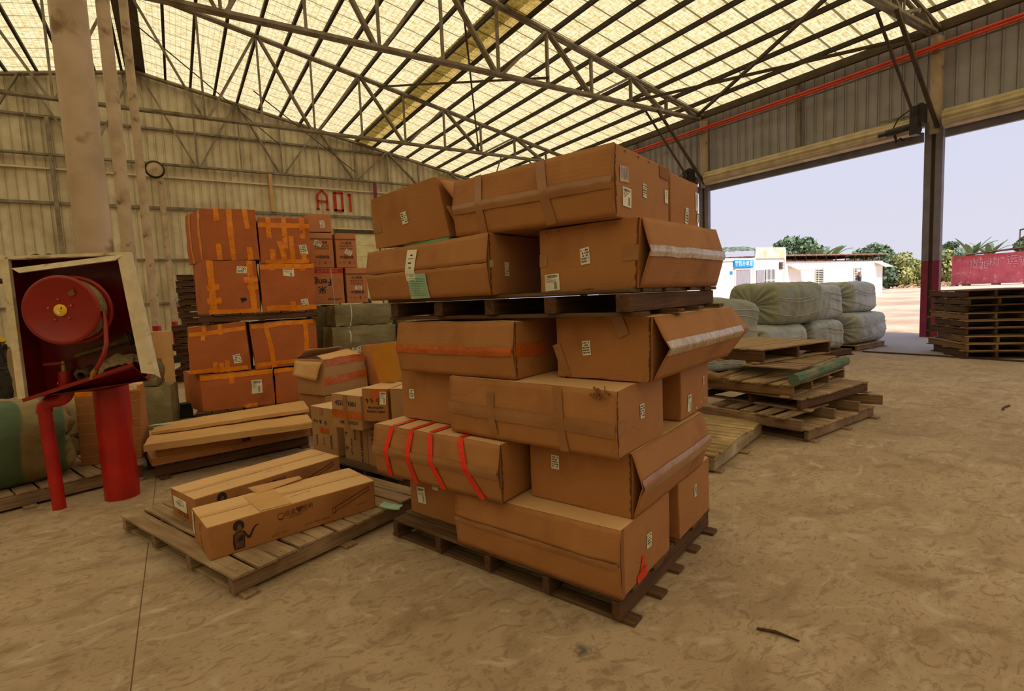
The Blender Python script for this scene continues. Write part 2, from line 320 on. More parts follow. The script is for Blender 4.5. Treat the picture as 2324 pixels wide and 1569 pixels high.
mb = MB(); mb.grid(lambda u, v: (XL - 0.3 + u * (18.7 - XL + 0.3), YB - 0.3 + v * (YF - YB + 0.6), 0), 4, 4, smooth=False)
flo = mb.build('floor', 'steel'); tag(flo, kind='structure')
def floor_mat():
    m = mat('dusty_concrete', S(198, 164, 124), S(180, 146, 106), scale=1.3, rough=0.85, bump=0.5, bscale=6, contrast=(0.35, 0.68))
    n = m.node_tree.nodes; l = m.node_tree.links; b = n['Principled BSDF']; t = [x for x in n if x.type == 'TEX_COORD'][0]
    prev = [x for x in n if x.type == 'VALTORGB'][0].outputs[0]
    def layer(prev, scale, stretch, rotz, lo, hi, col, st, dist=0.0, det=6, rough=0.5):
        mp = n.new('ShaderNodeMapping'); mp.inputs['Scale'].default_value = stretch; mp.inputs['Rotation'].default_value = (0, 0, rotz); l.new(t.outputs['Object'], mp.inputs[0])
        no = n.new('ShaderNodeTexNoise'); no.inputs['Scale'].default_value = scale; no.inputs['Detail'].default_value = det; no.inputs['Distortion'].default_value = dist; no.inputs['Roughness'].default_value = rough
        l.new(mp.outputs[0], no.inputs['Vector'])
        r = n.new('ShaderNodeMapRange'); r.inputs[1].default_value = lo; r.inputs[2].default_value = hi; r.inputs[4].default_value = st; l.new(no.outputs['Fac'], r.inputs[0])
        mx = n.new('ShaderNodeMix'); mx.data_type = 'RGBA'; l.new(r.outputs[0], mx.inputs[0]); l.new(prev, mx.inputs[6]); mx.inputs[7].default_value = col
        return mx.outputs[2]
    prev = layer(prev, 0.22, (1, 1, 1), 0, 0.45, 0.62, S(150, 120, 88), 0.45, 0.5)
    prev = layer(prev, 2.4, (1, 1.6, 1), R(20), 0.50, 0.66, S(146, 112, 76), 0.5, 1.2)
    prev = layer(prev, 5.0, (1, 1.5, 1), R(35), 0.56, 0.64, S(128, 94, 58), 0.42, 3.5, 3)
    prev = layer(prev, 8.5, (1, 1.8, 1), R(-40), 0.58, 0.66, S(132, 98, 64), 0.4, 4.0, 3)
    prev = layer(prev, 3.3, (1, 1.3, 1), R(-15), 0.57, 0.70, S(216, 188, 150), 0.5, 2.0)
    prev = layer(prev, 60, (1, 1, 1), 0, 0.68, 0.72, S(110, 84, 56), 0.5, 0, 2)
    prev = layer(prev, 1.1, (1, 1, 1), 0, 0.70, 0.76, S(96, 88, 70), 0.6, 0.3, 8, 0.7)
    # floor colour turns greyer towards the door
    sp = n.new('ShaderNodeSeparateXYZ'); l.new(t.outputs['Object'], sp.inputs[0]); r = n.new('ShaderNodeMapRange'); r.inputs[1].default_value = 12.6; r.inputs[2].default_value = 13.8; r.inputs[4].default_value = 0.8; l.new(sp.outputs['X'], r.inputs[0])
    mx = n.new('ShaderNodeMix'); mx.data_type = 'RGBA'; l.new(r.outputs[0], mx.inputs[0]); l.new(prev, mx.inputs[6]); mx.inputs[7].default_value = S(158, 146, 140); prev = mx.outputs[2]
    # oily stain in the foreground
    sb = n.new('ShaderNodeVectorMath'); sb.operation = 'DISTANCE'; sb.inputs[1].default_value = (1.422, 1.748, 0); l.new(t.outputs['Object'], sb.inputs[0])
    ns_ = n.new('ShaderNodeTexNoise'); ns_.inputs['Scale'].default_value = 22; ns_.inputs['Detail'].default_value = 6; l.new(t.outputs['Object'], ns_.inputs['Vector'])
    ma = n.new('ShaderNodeMath'); ma.operation = 'MULTIPLY_ADD'; ma.inputs[1].default_value = 0.16; l.new(ns_.outputs['Fac'], ma.inputs[0]); l.new(sb.outputs['Value'], ma.inputs[2])
    mr = n.new('ShaderNodeMapRange'); mr.inputs[1].default_value = 0.135; mr.inputs[2].default_value = 0.09; mr.inputs[4].default_value = 0.75; l.new(ma.outputs[0], mr.inputs[0])
    mx = n.new('ShaderNodeMix'); mx.data_type = 'RGBA'; l.new(mr.outputs[0], mx.inputs[0]); l.new(prev, mx.inputs[6]); mx.inputs[7].default_value = S(62, 58, 46); prev = mx.outputs[2]
    # slab joints
    for ax, off in (('X', 0.30), ('Y', 4.0)):
        s0 = n.new('ShaderNodeMath'); s0.operation = 'ADD'; s0.inputs[1].default_value = off; l.new(sp.outputs[ax], s0.inputs[0])
        a_ = n.new('ShaderNodeMath'); a_.operation = 'PINGPONG'; a_.inputs[1].default_value = 6.0; l.new(s0.outputs[0], a_.inputs[0])
        c_ = n.new('ShaderNodeMath'); c_.operation = 'LESS_THAN'; c_.inputs[1].default_value = 0.003; l.new(a_.outputs[0], c_.inputs[0])
        mx = n.new('ShaderNodeMix'); mx.data_type = 'RGBA'; l.new(c_.outputs[0], mx.inputs[0]); l.new(prev, mx.inputs[6]); mx.inputs[7].default_value = S(110, 84, 56); prev = mx.outputs[2]
    l.new(prev, b.inputs['Base Color'])
    return m
M['floor'] = floor_mat(); lift(M['floor'], FLOOR_K); flo.data.materials.clear(); flo.data.materials.append(M['floor'])

# outside ground: flat beside the shed, rising gently towards the yard
def gz(x, y): return max(0.0, min(1.0, (x - 19.0) * 0.03)) + (0.035 * noise.noise(Vector((x * 0.6, y * 0.6, 0))) if x > 20 else 0)
mb = MB(); mb.grid(lambda u, v: (18.7 + 130 * u ** 1.6, -70 + 200 * v, gz(18.7 + 130 * u ** 1.6, -70 + 200 * v) - 0.03), 70, 120)
g = mb.build('yard_ground', mat('pale_dry_dirt', S(206, 182, 158), S(186, 160, 136), scale=0.5, rough=0.95, bump=0.8, bscale=4, c3=S(168, 140, 114), s3=0.25)); tag(g, 'pale dry dirt yard outside the open doors', 'ground', kind='structure')

M['roof'] = translucent('yellowed_fibreglass_sheet', S(246, 230, 180), S(204, 178, 104), 0.64)
def roof_sheet(mb, xa, xb, off, y0, y1, lip=0.0):
    ny = int((y1 - y0) / 0.215) * 2
    def fn(u, v):
        y = y0 + (y1 - y0) * v; k = int(round(v * ny)); x = xa + (xb - xa) * u
        return (x, y, roof_z(x) + off + (0.03 if k % 2 else 0.0))
    mb.grid(fn, 1, ny, smooth=False)
mb = MB()
roof_sheet(mb, -0.3, 9.85, 0.06, YB, YF + 0.3)
roof_sheet(mb, 9.45, XR + 0.45, 0.0, YB, YF + 0.3)
roof_sheet(mb, -0.9, XL - 0.4, 0.03, YB, YF + 0.3)
c = mb.build('ceiling', M['roof'], fix=False); tag(c, kind='structure')
M['roof_mould'] = translucent('mouldy_overlapping_sheet', S(176, 158, 100), S(120, 104, 56), 0.62)
mb = MB(); roof_sheet(mb, 8.75, 9.45, 0.0, YB, YF + 0.3); tag(mb.build('ceiling', M['roof_mould'], fix=False), kind='structure')
mb = MB()
mb.prism([(-0.98, YB, roof_z(-0.98) + 0.10), (RX, YB, RZ + 0.14), (-0.26, YB, roof_z(-0.26) + 0.10), (-0.26, YB, roof_z(-0.26) + 0.0), (RX, YB, RZ + 0.0), (-0.98, YB, roof_z(-0.98) + 0.0)], (0, YF - YB + 0.3, 0))
tag(mb.build('trim_1', mat('ridge_cap', S(92, 80, 66), S(80, 68, 54), scale=3, rough=0.7)), kind='structure')

def corr(mb, a0, a1, fn_top, zb, plane, pos, pitch=0.32, depth=0.055, sgn=1):
    prof = [(0, 0), (0.42, 0), (0.44, 1), (0.50, 1), (0.52, 0), (0.62, 0), (0.63, .5), (0.66, .5), (0.67, 0), (1.0, 0)]
    xs = []; k = 0; a = a0
    while a < a1:
        for p, h in prof[:-1]:
            x = a + p * pitch
            if x <= a1: xs.append((x, h))
        a += pitch
    xs.append((a1, 0)); vs = []; fs = []
    for x, h in xs:
        q = pos + sgn * h * depth
        if plane == 'Y': vs += [(x, q, zb), (x, q, fn_top(x))]
        else: vs += [(q, x, zb), (q, x, fn_top(x))]
    for i in range(len(xs) - 1): fs.append((2 * i, 2 * i + 2, 2 * i + 3, 2 * i + 1))
    mb.add(vs, fs)
mb = MB(); corr(mb, XL, XR + .1, lambda x: roof_z(x) + 0.02, 0, 'Y', YF, sgn=-1); tag(mb.build('wall_far', 'wall_far', fix=False), kind='structure')
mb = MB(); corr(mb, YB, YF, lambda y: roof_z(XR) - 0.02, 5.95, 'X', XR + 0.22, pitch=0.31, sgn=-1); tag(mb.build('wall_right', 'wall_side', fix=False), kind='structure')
mb = MB(); corr(mb, YB, YF, lambda y: roof_z(XL), 0, 'X', XL, sgn=1); tag(mb.build('wall_left', 'wall_far', fix=False), kind='structure')
mb = MB(); corr(mb, XL, XR + .1, lambda x: roof_z(x), 0, 'Y', YB, sgn=1); tag(mb.build('wall_back', 'wall_far', fix=False), kind='structure')

# purlins (right slope and left slope)
first = None
for k in range(-19, 20):
    x = 15.34 - 0.93 * (k + 2) + 0 if k >= -4 else None
for x in [17.2 - 0.93 * k for k in range(19)] + [RX - 0.5 - 0.93 * k for k in range(19)]:
    if first is None:
        mb = MB(); mb.box(-0.045, 0.045, YB, YF - 0.02, -0.13, 0); first = o = mb.build('purlin', 'purlin')
    else: o = first.copy(); COL.objects.link(o)
    o.location = (x, 0, roof_z(x) - 0.012)
    tag(o, 'dark steel purlin running the length of the shed under the translucent roof sheets', 'purlin', 'roof purlins')

# trusses
TY = [-1.3, 6.2, 13.7, 21.2, 28.45]
TL = {28.45: 'lattice truss standing flat against the far corrugated wall', 21.2: 'lattice roof truss second back, crossing behind the tilted carton on the pile', 13.7: 'long lattice roof truss reaching the post behind the top carton of the pile', 6.2: 'lattice roof truss whose end meets the post at the upper right corner of the photo', -1.3: 'lattice roof truss overhead, out of the photo'}
def top_z(x): return roof_z(x) - 0.19
for Y in TY[1:]:
    t = thing('roof_truss', TL[Y], 'roof truss', (0, Y, 8.2)); zb = 0.0
    for side in (1, -1):
        X = lambda d: RX + side * d
        end = 18.55
        for nm, f0 in (('top_chord', True), ('bottom_chord', False)):
            mb = MB()
            for dy in (-0.075, 0.075):
                if f0: mb.beam((X(0), dy, top_z(X(0)) - 8.2), (X(end), dy, top_z(X(end)) - 8.2), 0.08, 0.08)
                else: mb.beam((X(0), dy, 0), (X(end - 0.25), dy, 0), 0.08, 0.08)
            mb.build(nm, 'steel', t)
        nodes = [1.99 + 1.81 * k - 0.0 for k in range(0, 10)]
        mb_v = []
        prevb = 0.2
        for k, d in enumerate(nodes):
            if d > end - 0.2: break
            w = 0.07
            mb = MB(); mb.beam((X(d), -0.03, 0), (X(d), -0.03, top_z(X(d)) - 8.2), w, 0.03); mb.beam((X(d), 0.05, 0), (X(d), 0.05, top_z(X(d)) - 8.2), 0.03, w)
            mb.build('web_post', 'steel', t)
        # diagonals: peaks at odd nodes (x 3.2, 6.85, ...), valleys between
        pk = [3.8, 7.43, 11.05, 14.67, 17.4]; vl = [1.99, 5.61, 9.24, 12.86, 16.3, 18.2]
        for i, p in enumerate(pk):
            for q in (vl[i], vl[i + 1]):
                mb = MB(); s_ = 1 if q > p else -1
                for dy in (-0.06, 0.06): mb.beam((X(p + s_ * 0.08), dy, top_z(X(p)) - 8.2 - 0.03), (X(q - s_ * 0.12), dy, 0.04), 0.055, 0.075)
                mb.build('web_diagonal', 'steel', t)
        mb = MB(); mb.beam((X(0.15), 0, top_z(X(0)) - 8.3), (X(1.9), 0, 0.05), 0.07, 0.07); mb.build('web_diagonal', 'steel', t)
        if Y < 28:
            mb = MB()
            mb.beam((X(15.9), -0.09, -0.03), (X(18.5), -0.09, -2.45), 0.09, 0.07)
            mb.build('knee_brace', 'steel_dark', t)
            mb = MB(); mb.beam((X(15.6), 0.22, 0.0), (X(17.9), 0.22, -2.2), 0.06, 0.05); mb.build('knee_brace', 'steel_dark', t)
# flat roof bracing bars
def bar(name, p, q, w, m, label, cat, group=None):
    mb = MB(); p = Vector(p); mb.beam((0, 0, 0), Vector(q) - p, w); o = mb.build(name, m); o.location = p; return tag(o, label, cat, group)
bar('roof_brace', (17.6, 13.75, 8.3), (14.2, 6.2, 9.1), 0.09, 'steel_dark', 'steel brace rising from the middle door post across the roof sheets', 'brace')
bar('roof_brace', (14.0, 13.8, 8.28), (17.8, 6.2, 8.25), 0.08, 'steel_dark', 'long flat brace running below the purlins towards the upper right post', 'brace')
bar('roof_brace', (10.4, 13.6, 8.4), (7.6, 21.2, 10.3), 0.06, 'steel_dark', 'thin steel brace sloping between the two middle trusses under the darker roof strip', 'brace')
bar('roof_brace', (7.5, 13.7, 10.3), (12.1, 21.2, 8.3), 0.06, 'steel_dark', 'steel brace crossing the one between the two middle trusses', 'brace')
bar('roof_brace', (13.4, 21.3, 8.3), (17.0, 28.3, 8.5), 0.05, 'steel_dark', 'thin brace disappearing behind the long top carton', 'brace')
for (p, q, lb) in (((-0.5, 21.2, 11.0), (5.0, 28.4, 9.6), 'thin rod slanting across the roof right of the ridge strip'), ((3.0, 21.3, 9.4), (8.6, 28.3, 8.6), 'thin rod slanting above the far wall towards the red lettering'), ((-1.0, 20.8, 11.2), (-7, 14, 10.2), 'thin rod crossing the roof at the top left corner')):
    bar('tie_rod', p, q, 0.03, 'steel_dark', lb, 'rod')

# columns on the ridge line
def column(name, x, y, r, h, redz, label, lean=0):
    t = thing(name, label, 'column', (x, y, 0))
    mb = MB(); mb.tube([(0, 0, 0), (0, 0, redz)], r * 1.01, 28); bev(mb.build('red_base', 'red_paint', t), 0.002)['label'] = 'red painted lower part'
    mb = MB(); mb.tube([(0, 0, redz), (0, 0, h)], r, 28); mb.build('shaft', 'steel_col', t)
    return t
column('steel_column', -0.535, 5.70, 0.128, 11.7, 1.45, 'thick round steel column behind the fire hose cabinet, red at the foot')
column('steel_column', -0.731, 13.750, 0.12, 11.6, 1.25, 'round steel column rising behind the right edge of the fire hose cabinet')
column('steel_column', -0.54, 19.4, 0.115, 11.5, 1.22, 'round steel column with its red foot on the floor left of the orange cartons')
column('steel_column', -0.10, 28.2, 0.12, 8.2, 1.2, 'round steel column against the far wall below the disc shaped lamp')
mb = MB(); mb.lathe([(0.0, 0.04), (0.34, 0.04), (0.37, 0.0), (0.37, -0.05), (0.30, -0.08)], 32, axis='Y'); mb.lathe([(0.30, -0.06), (0.0, -0.12)], 32, axis='Y', mi=1)
lamp = mb.build('wall_lamp', ['black', 'steel_col']); lamp.location = (-0.26, 27.6, 7.75); tag(lamp, 'round disc shaped lamp with a dark rim below the far truss', 'lamp')

# far wall girts and posts
i = 0
for z, mt, w, lb in ((9.75, 'steel', 0.09, 'highest girt on the far wall, just under the roof line'), (7.68, 'cab_white', 0.07, 'pale girt on the far wall below the truss'), (6.30, 'steel', 0.12, 'heavy girt on the far wall under the red lettering'), (4.0, 'steel', 0.08, 'thin girt low on the far wall above the dark pallet stack'), (2.05, 'steel', 0.08, 'lowest girt on the far wall, level with the fire hose reel')):
    mb = MB(); x1 = {9.75: 11.5, 7.68: 17.6, 6.3: 17.6, 4.0: 7.2, 2.05: 7.2}[z]; x0 = {9.75: -12}.get(z, -19)
    mb.box(x0, x1, 0, 0.12, -w / 2, w / 2); o = mb.build('wall_girt', mt); o.location = (0, YF - 0.16, z); tag(o, lb, 'girt')
for x, z0, z1, mt, lb in ((-3.75, 4.0, 9.7, 'steel', 'slim upright post on the far wall at the left edge'), (4.42, 6.35, 8.15, 'card_pale', 'short pale post on the far wall left of the red lettering'), (9.65, 5.6, 8.15, 'red_post', 'reddish brown post on the far wall right of the red lettering')):
    mb = MB(); mb.box(-0.07, 0.07, -0.07, 0.07, 0, z1 - z0); o = mb.build('wall_post', mt); o.location = (x, YF - 0.28, z0); tag(o, lb, 'post')
# hand painted A01
mb = MB(); th = 0.01
def stroke(pts, w):
    for a, b in zip(pts, pts[1:]): mb.beam((a[0], 0, a[1]), (b[0], 0, b[1]), w, th, up=(0, 1, 0))
stroke([(-0.76, 0), (-0.76, 0.72), (-0.52, 0.98), (-0.28, 0.72), (-0.28, 0)], 0.10); stroke([(-0.76, 0.42), (-0.28, 0.42)], 0.09); stroke([(-0.86, 0), (-0.66, 0)], .08); stroke([(-0.38, 0), (-0.18, 0)], .08)
stroke([(0.12, -.05), (0.12, 0.9)], 0.17); stroke([(0.50, -.05), (0.50, 0.9)], 0.12); stroke([(0.06, 0.9), (0.56, 0.9)], 0.10); stroke([(0.06, -0.02), (0.56, -0.02)], 0.14)
stroke([(0.92, -0.05), (0.92, 0.88), (0.80, 0.80)], 0.12)
o = mb.build('painted_letters', mat('red_wall_paint', S(196, 52, 40), S(176, 44, 36), scale=4, rough=0.7)); o.location = (7.4, YF - 0.068, 6.62); tag(o, 'red hand painted characters A01 on the far corrugated wall', 'lettering')
# cream door in the far wall
t = thing('door_1', None, None, (8.58, YF - 0.10, 0)); t['kind'] = 'structure'
mb = MB()
for k in range(9): mb.box(-1.15, 1.15, -0.03, 0, 0.02 + k * 0.6, 0.02 + k * 0.6 + 0.52); mb.box(-1.15, 1.15, -0.01, 0, 0.54 + k * 0.6, 0.62 + k * 0.6)
mb.build('door_leaf', 'cream', t)
mb = MB(); mb.box(-1.25, 1.25, -0.08, 0, 5.42, 5.66); mb.box(-1.22, -1.15, -0.06, 0, 0, 5.42); mb.box(1.15, 1.22, -0.06, 0, 0, 5.42); mb.build('door_frame', 'steel_dark', t)
mb = MB(); mb.box(-1.25, 1.25, -0.09, -0.02, 5.62, 5.68); mb.build('door_head', 'cream', t)

# right side: posts, roller doors, lintels, red pipes
def door_post(y, label):
    t = thing('door_post', label, 'post', (18.0, y, 0))
    for (a, b) in ((-0.21, -0.05), (0.05, 0.21)):
        mb = MB(); mb.box(-0.07, 0.09, a, b, 0, 2.15); mb.build('red_base', 'red_post', t)['label'] = 'red painted lower part'
        mb = MB(); mb.box(-0.07, 0.09, a, b, 2.15, 5.95); mb.build('guide_rail', 'lintel', t)
    mb = MB(); mb.box(0, 0.06, -0.05, 0.05, 0, 5.95); mb.build('web_plate', 'steel_dark', t)
    mb = MB(); mb.tube([(0.02, 0, 5.6), (0.02, 0, 8.15)], 0.15, 20); mb.build('round_head', 'steel_col', t)
    return t
door_post(6.2, 'door post with a red foot between the two wide open roller doors on the right')
door_post(13.7, 'door post half hidden behind the right edge of the carton pile')
door_post(21.2, 'door post furthest back on the right side, behind the top cartons')
door_post(-1.3, 'door post of the nearest right hand bay, out of the photo')
def roller(y0, y1, label):
    t = thing('roller_door', label, 'roller door', (17.86, y0, 5.47))
    L = y1 - y0
    mb = MB(); prof = []; n = 30
    def fn(u, v):
        a = 2 * pi * v; r = 0.245 + 0.012 * sin(11 * a)
        return (-0.1 + r * cos(a), u * L, 0.42 + r * sin(a))
    mb.grid(fn, 1, 88, smooth=True); mb.build('curtain_roll', 'shutter', t)
    mb = MB(); mb.box(0.04, 0.16, -0.05, L + 0.05, -0.02, 0.24); mb.build('bottom_rail', 'lintel', t)
    mb = MB(); mb.box(0.05, 0.30, -0.1, L + 0.1, 0.40, 0.52); mb.beam((-0.2, 0.1, 0.7), (-0.2, 0.9, 0.75), 0.05); mb.build('support_angle', 'steel', t)
roller(6.5, 13.4, 'rolled up steel shutter above the wide door behind the bales')
roller(14.0, 20.9, 'rolled up steel shutter of the bay behind the carton pile')
roller(-1.0, 5.9, 'rolled up steel shutter above the door at the right edge')
def motor(y, label):
    t = thing('shutter_motor', label, 'motor', (17.33, y, 5.55)); random.seed(int(y * 10))
    mb = MB(); mb.tube([(0, 0.15, 0.25), (0, 0.75, 0.22)], 0.10, 16); mb.tube([(0, 0.75, 0.22), (0, 0.95, 0.21)], 0.06, 12); mb.build('motor_body', 'dark_metal', t)
    mb = MB(); mb.box(-0.12, 0.14, -0.02, 0.16, 0.0, 0.75); mb.box(-.05, .3, -.1, .0, .3, .8); mb.build('gear_case', 'dark_metal', t)
    mb = MB(); mb.tube([(0, 0.55, 0.12), (0.02, 0.5, -0.08), (0, 0.42, 0.0), (0, 0.3, -0.1)], 0.035, 8); mb.tube([(0, 0.2, 0.7), (-0.05, 0.45, 0.55), (0, 0.6, 0.3)], 0.015, 6); mb.build('cable_loop', 'black', t)
motor(6.35, 'black shutter motor with loose cables beside the red footed door post')
motor(13.95, 'black shutter motor above the sky gap behind the carton pile')
def pipe(name, off, r, m, label, sag=0.02):
    mb = MB(); pts = [(17.78 + off[0], y, 7.86 + off[1] + sag * sin(y * 0.42)) for y in [YB + 0.6 + k * 0.75 for k in range(64)]]
    mb.tube(pts, r, 8); o = mb.build(name, m); return tag(o, label, 'pipe')
M['pipe_red'] = mat('red_orange_pipe', S(226, 86, 60), S(206, 70, 50), scale=2, rough=0.4)
pipe('cable_pipe', (0, 0), 0.05, 'pipe_red', 'red pipe running along the wall above the roller doors, upper of the pair')
pipe('cable_pipe', (-0.03, -0.085), 0.035, 'pipe_red', 'thinner red pipe running just below the other above the roller doors', 0.02)
pipe('cable_pipe', (0.04, -0.16), 0.025, 'steel', 'grey conduit under the red pipes above the roller doors', 0.03)
for y in (10.0, 2.5, 17.3):
    mb = MB(); mb.box(-0.05, 0.05, -0.05, 0.05, 0, 2.35); o = mb.build('wall_stud', 'steel'); o.location = (18.10, y, 6.05)
    tag(o, {10.0: 'upright stud on the side wall midway between the two door posts', 2.5: 'upright stud on the side wall right of the photo edge', 17.3: 'upright stud on the side wall above the top cartons'}[y], 'stud')
mb = MB(); mb.box(-0.06, 0.06, YB + .2, YF - 1, -0.12, 0.12); o = mb.build('trim_2', 'steel_dark'); o.location = (17.95, 0, roof_z(18) - 0.14); tag(o, kind='structure')

# ------------------------------------------------------------------ pallets
def pallet_parts(t, sl, bl, h=0.14, ns=4, nd=9, nb=3, mt='wood_dark', seed=0, deck_mt=None, beam_mt=None, miss=(), sw=0.045, gap=0.016, beam_out=0.0):
    """x along the stringers (length sl), y along the deck boards (length bl)"""
    rnd = random.Random(seed); dm = deck_mt or mt + 'y'; bt = 0.02; hs = h - bt * 2 - 0.002
    step = sl / nd
    for k in range(nd):
        if k in miss: continue
        w = step - gap; mb = MB(); x0 = k * step + rnd.uniform(-.006, .006); e0 = rnd.uniform(-0.015, 0.015); e1 = rnd.uniform(-0.015, 0.015); z = h - bt + rnd.uniform(0, 0.0035)
        n = 8
        vs = []; 
        for j in range(n + 1):
            y = e0 + (bl + e1 - e0) * j / n; d = rnd.uniform(-.004, .004)
            for xx, zz in ((x0 + d, 0), (x0 + w + d, 0), (x0 + w + d, bt), (x0 + d, bt)): vs.append((xx, y, z + zz + rnd.uniform(-.0008, .0008)))
        fs = [(0, 1, 2, 3), tuple(n * 4 + q for q in (3, 2, 1, 0))]
        for j in range(n):
            for q in range(4): fs.append((j * 4 + q, (j + 1) * 4 + q, (j + 1) * 4 + (q + 1) % 4, j * 4 + (q + 1) % 4))
        mb.add(vs, fs)
        for yy in (0.05, bl * 0.34, bl * 0.67, bl - 0.05):
            mb.lathe([(0, bt + .0012), (0.005, bt + .0012)], 6, mi=1, c=(x0 + w / 2 + rnd.uniform(-.02, .02), yy, z))
        bev(mb.build('deck_board', [dm, 'black'], t), 0.003, 1)
    for k in range(ns):
        y = 0.012 + (bl - sw - 0.024) * k / (ns - 1); mb = MB(); mb.box(-beam_out, sl - gap, y, y + sw, bt + 0.001, bt + hs)
        bev(mb.build('stringer', (beam_mt or mt), t), 0.004, 1)
    for k in range(nb):
        w = 0.09; x = 0.03 + (sl - w - 0.06) * k / (nb - 1) if nb > 1 else sl / 2; mb = MB(); mb.box(x, x + w, -0.05 + rnd.uniform(-.02, .02), bl + 0.05 + rnd.uniform(-.02, .02), 0, bt)
        bev(mb.build('bottom_board', dm, t), 0.003, 1)
def pallet(label, loc, rz, sl, bl, group=None, rx=0, **kw):
    t = thing('wooden_pallet', label, 'pallet', loc, R(rz), group); t.rotation_euler.x = rx
    pallet_parts(t, sl, bl, **kw); return t

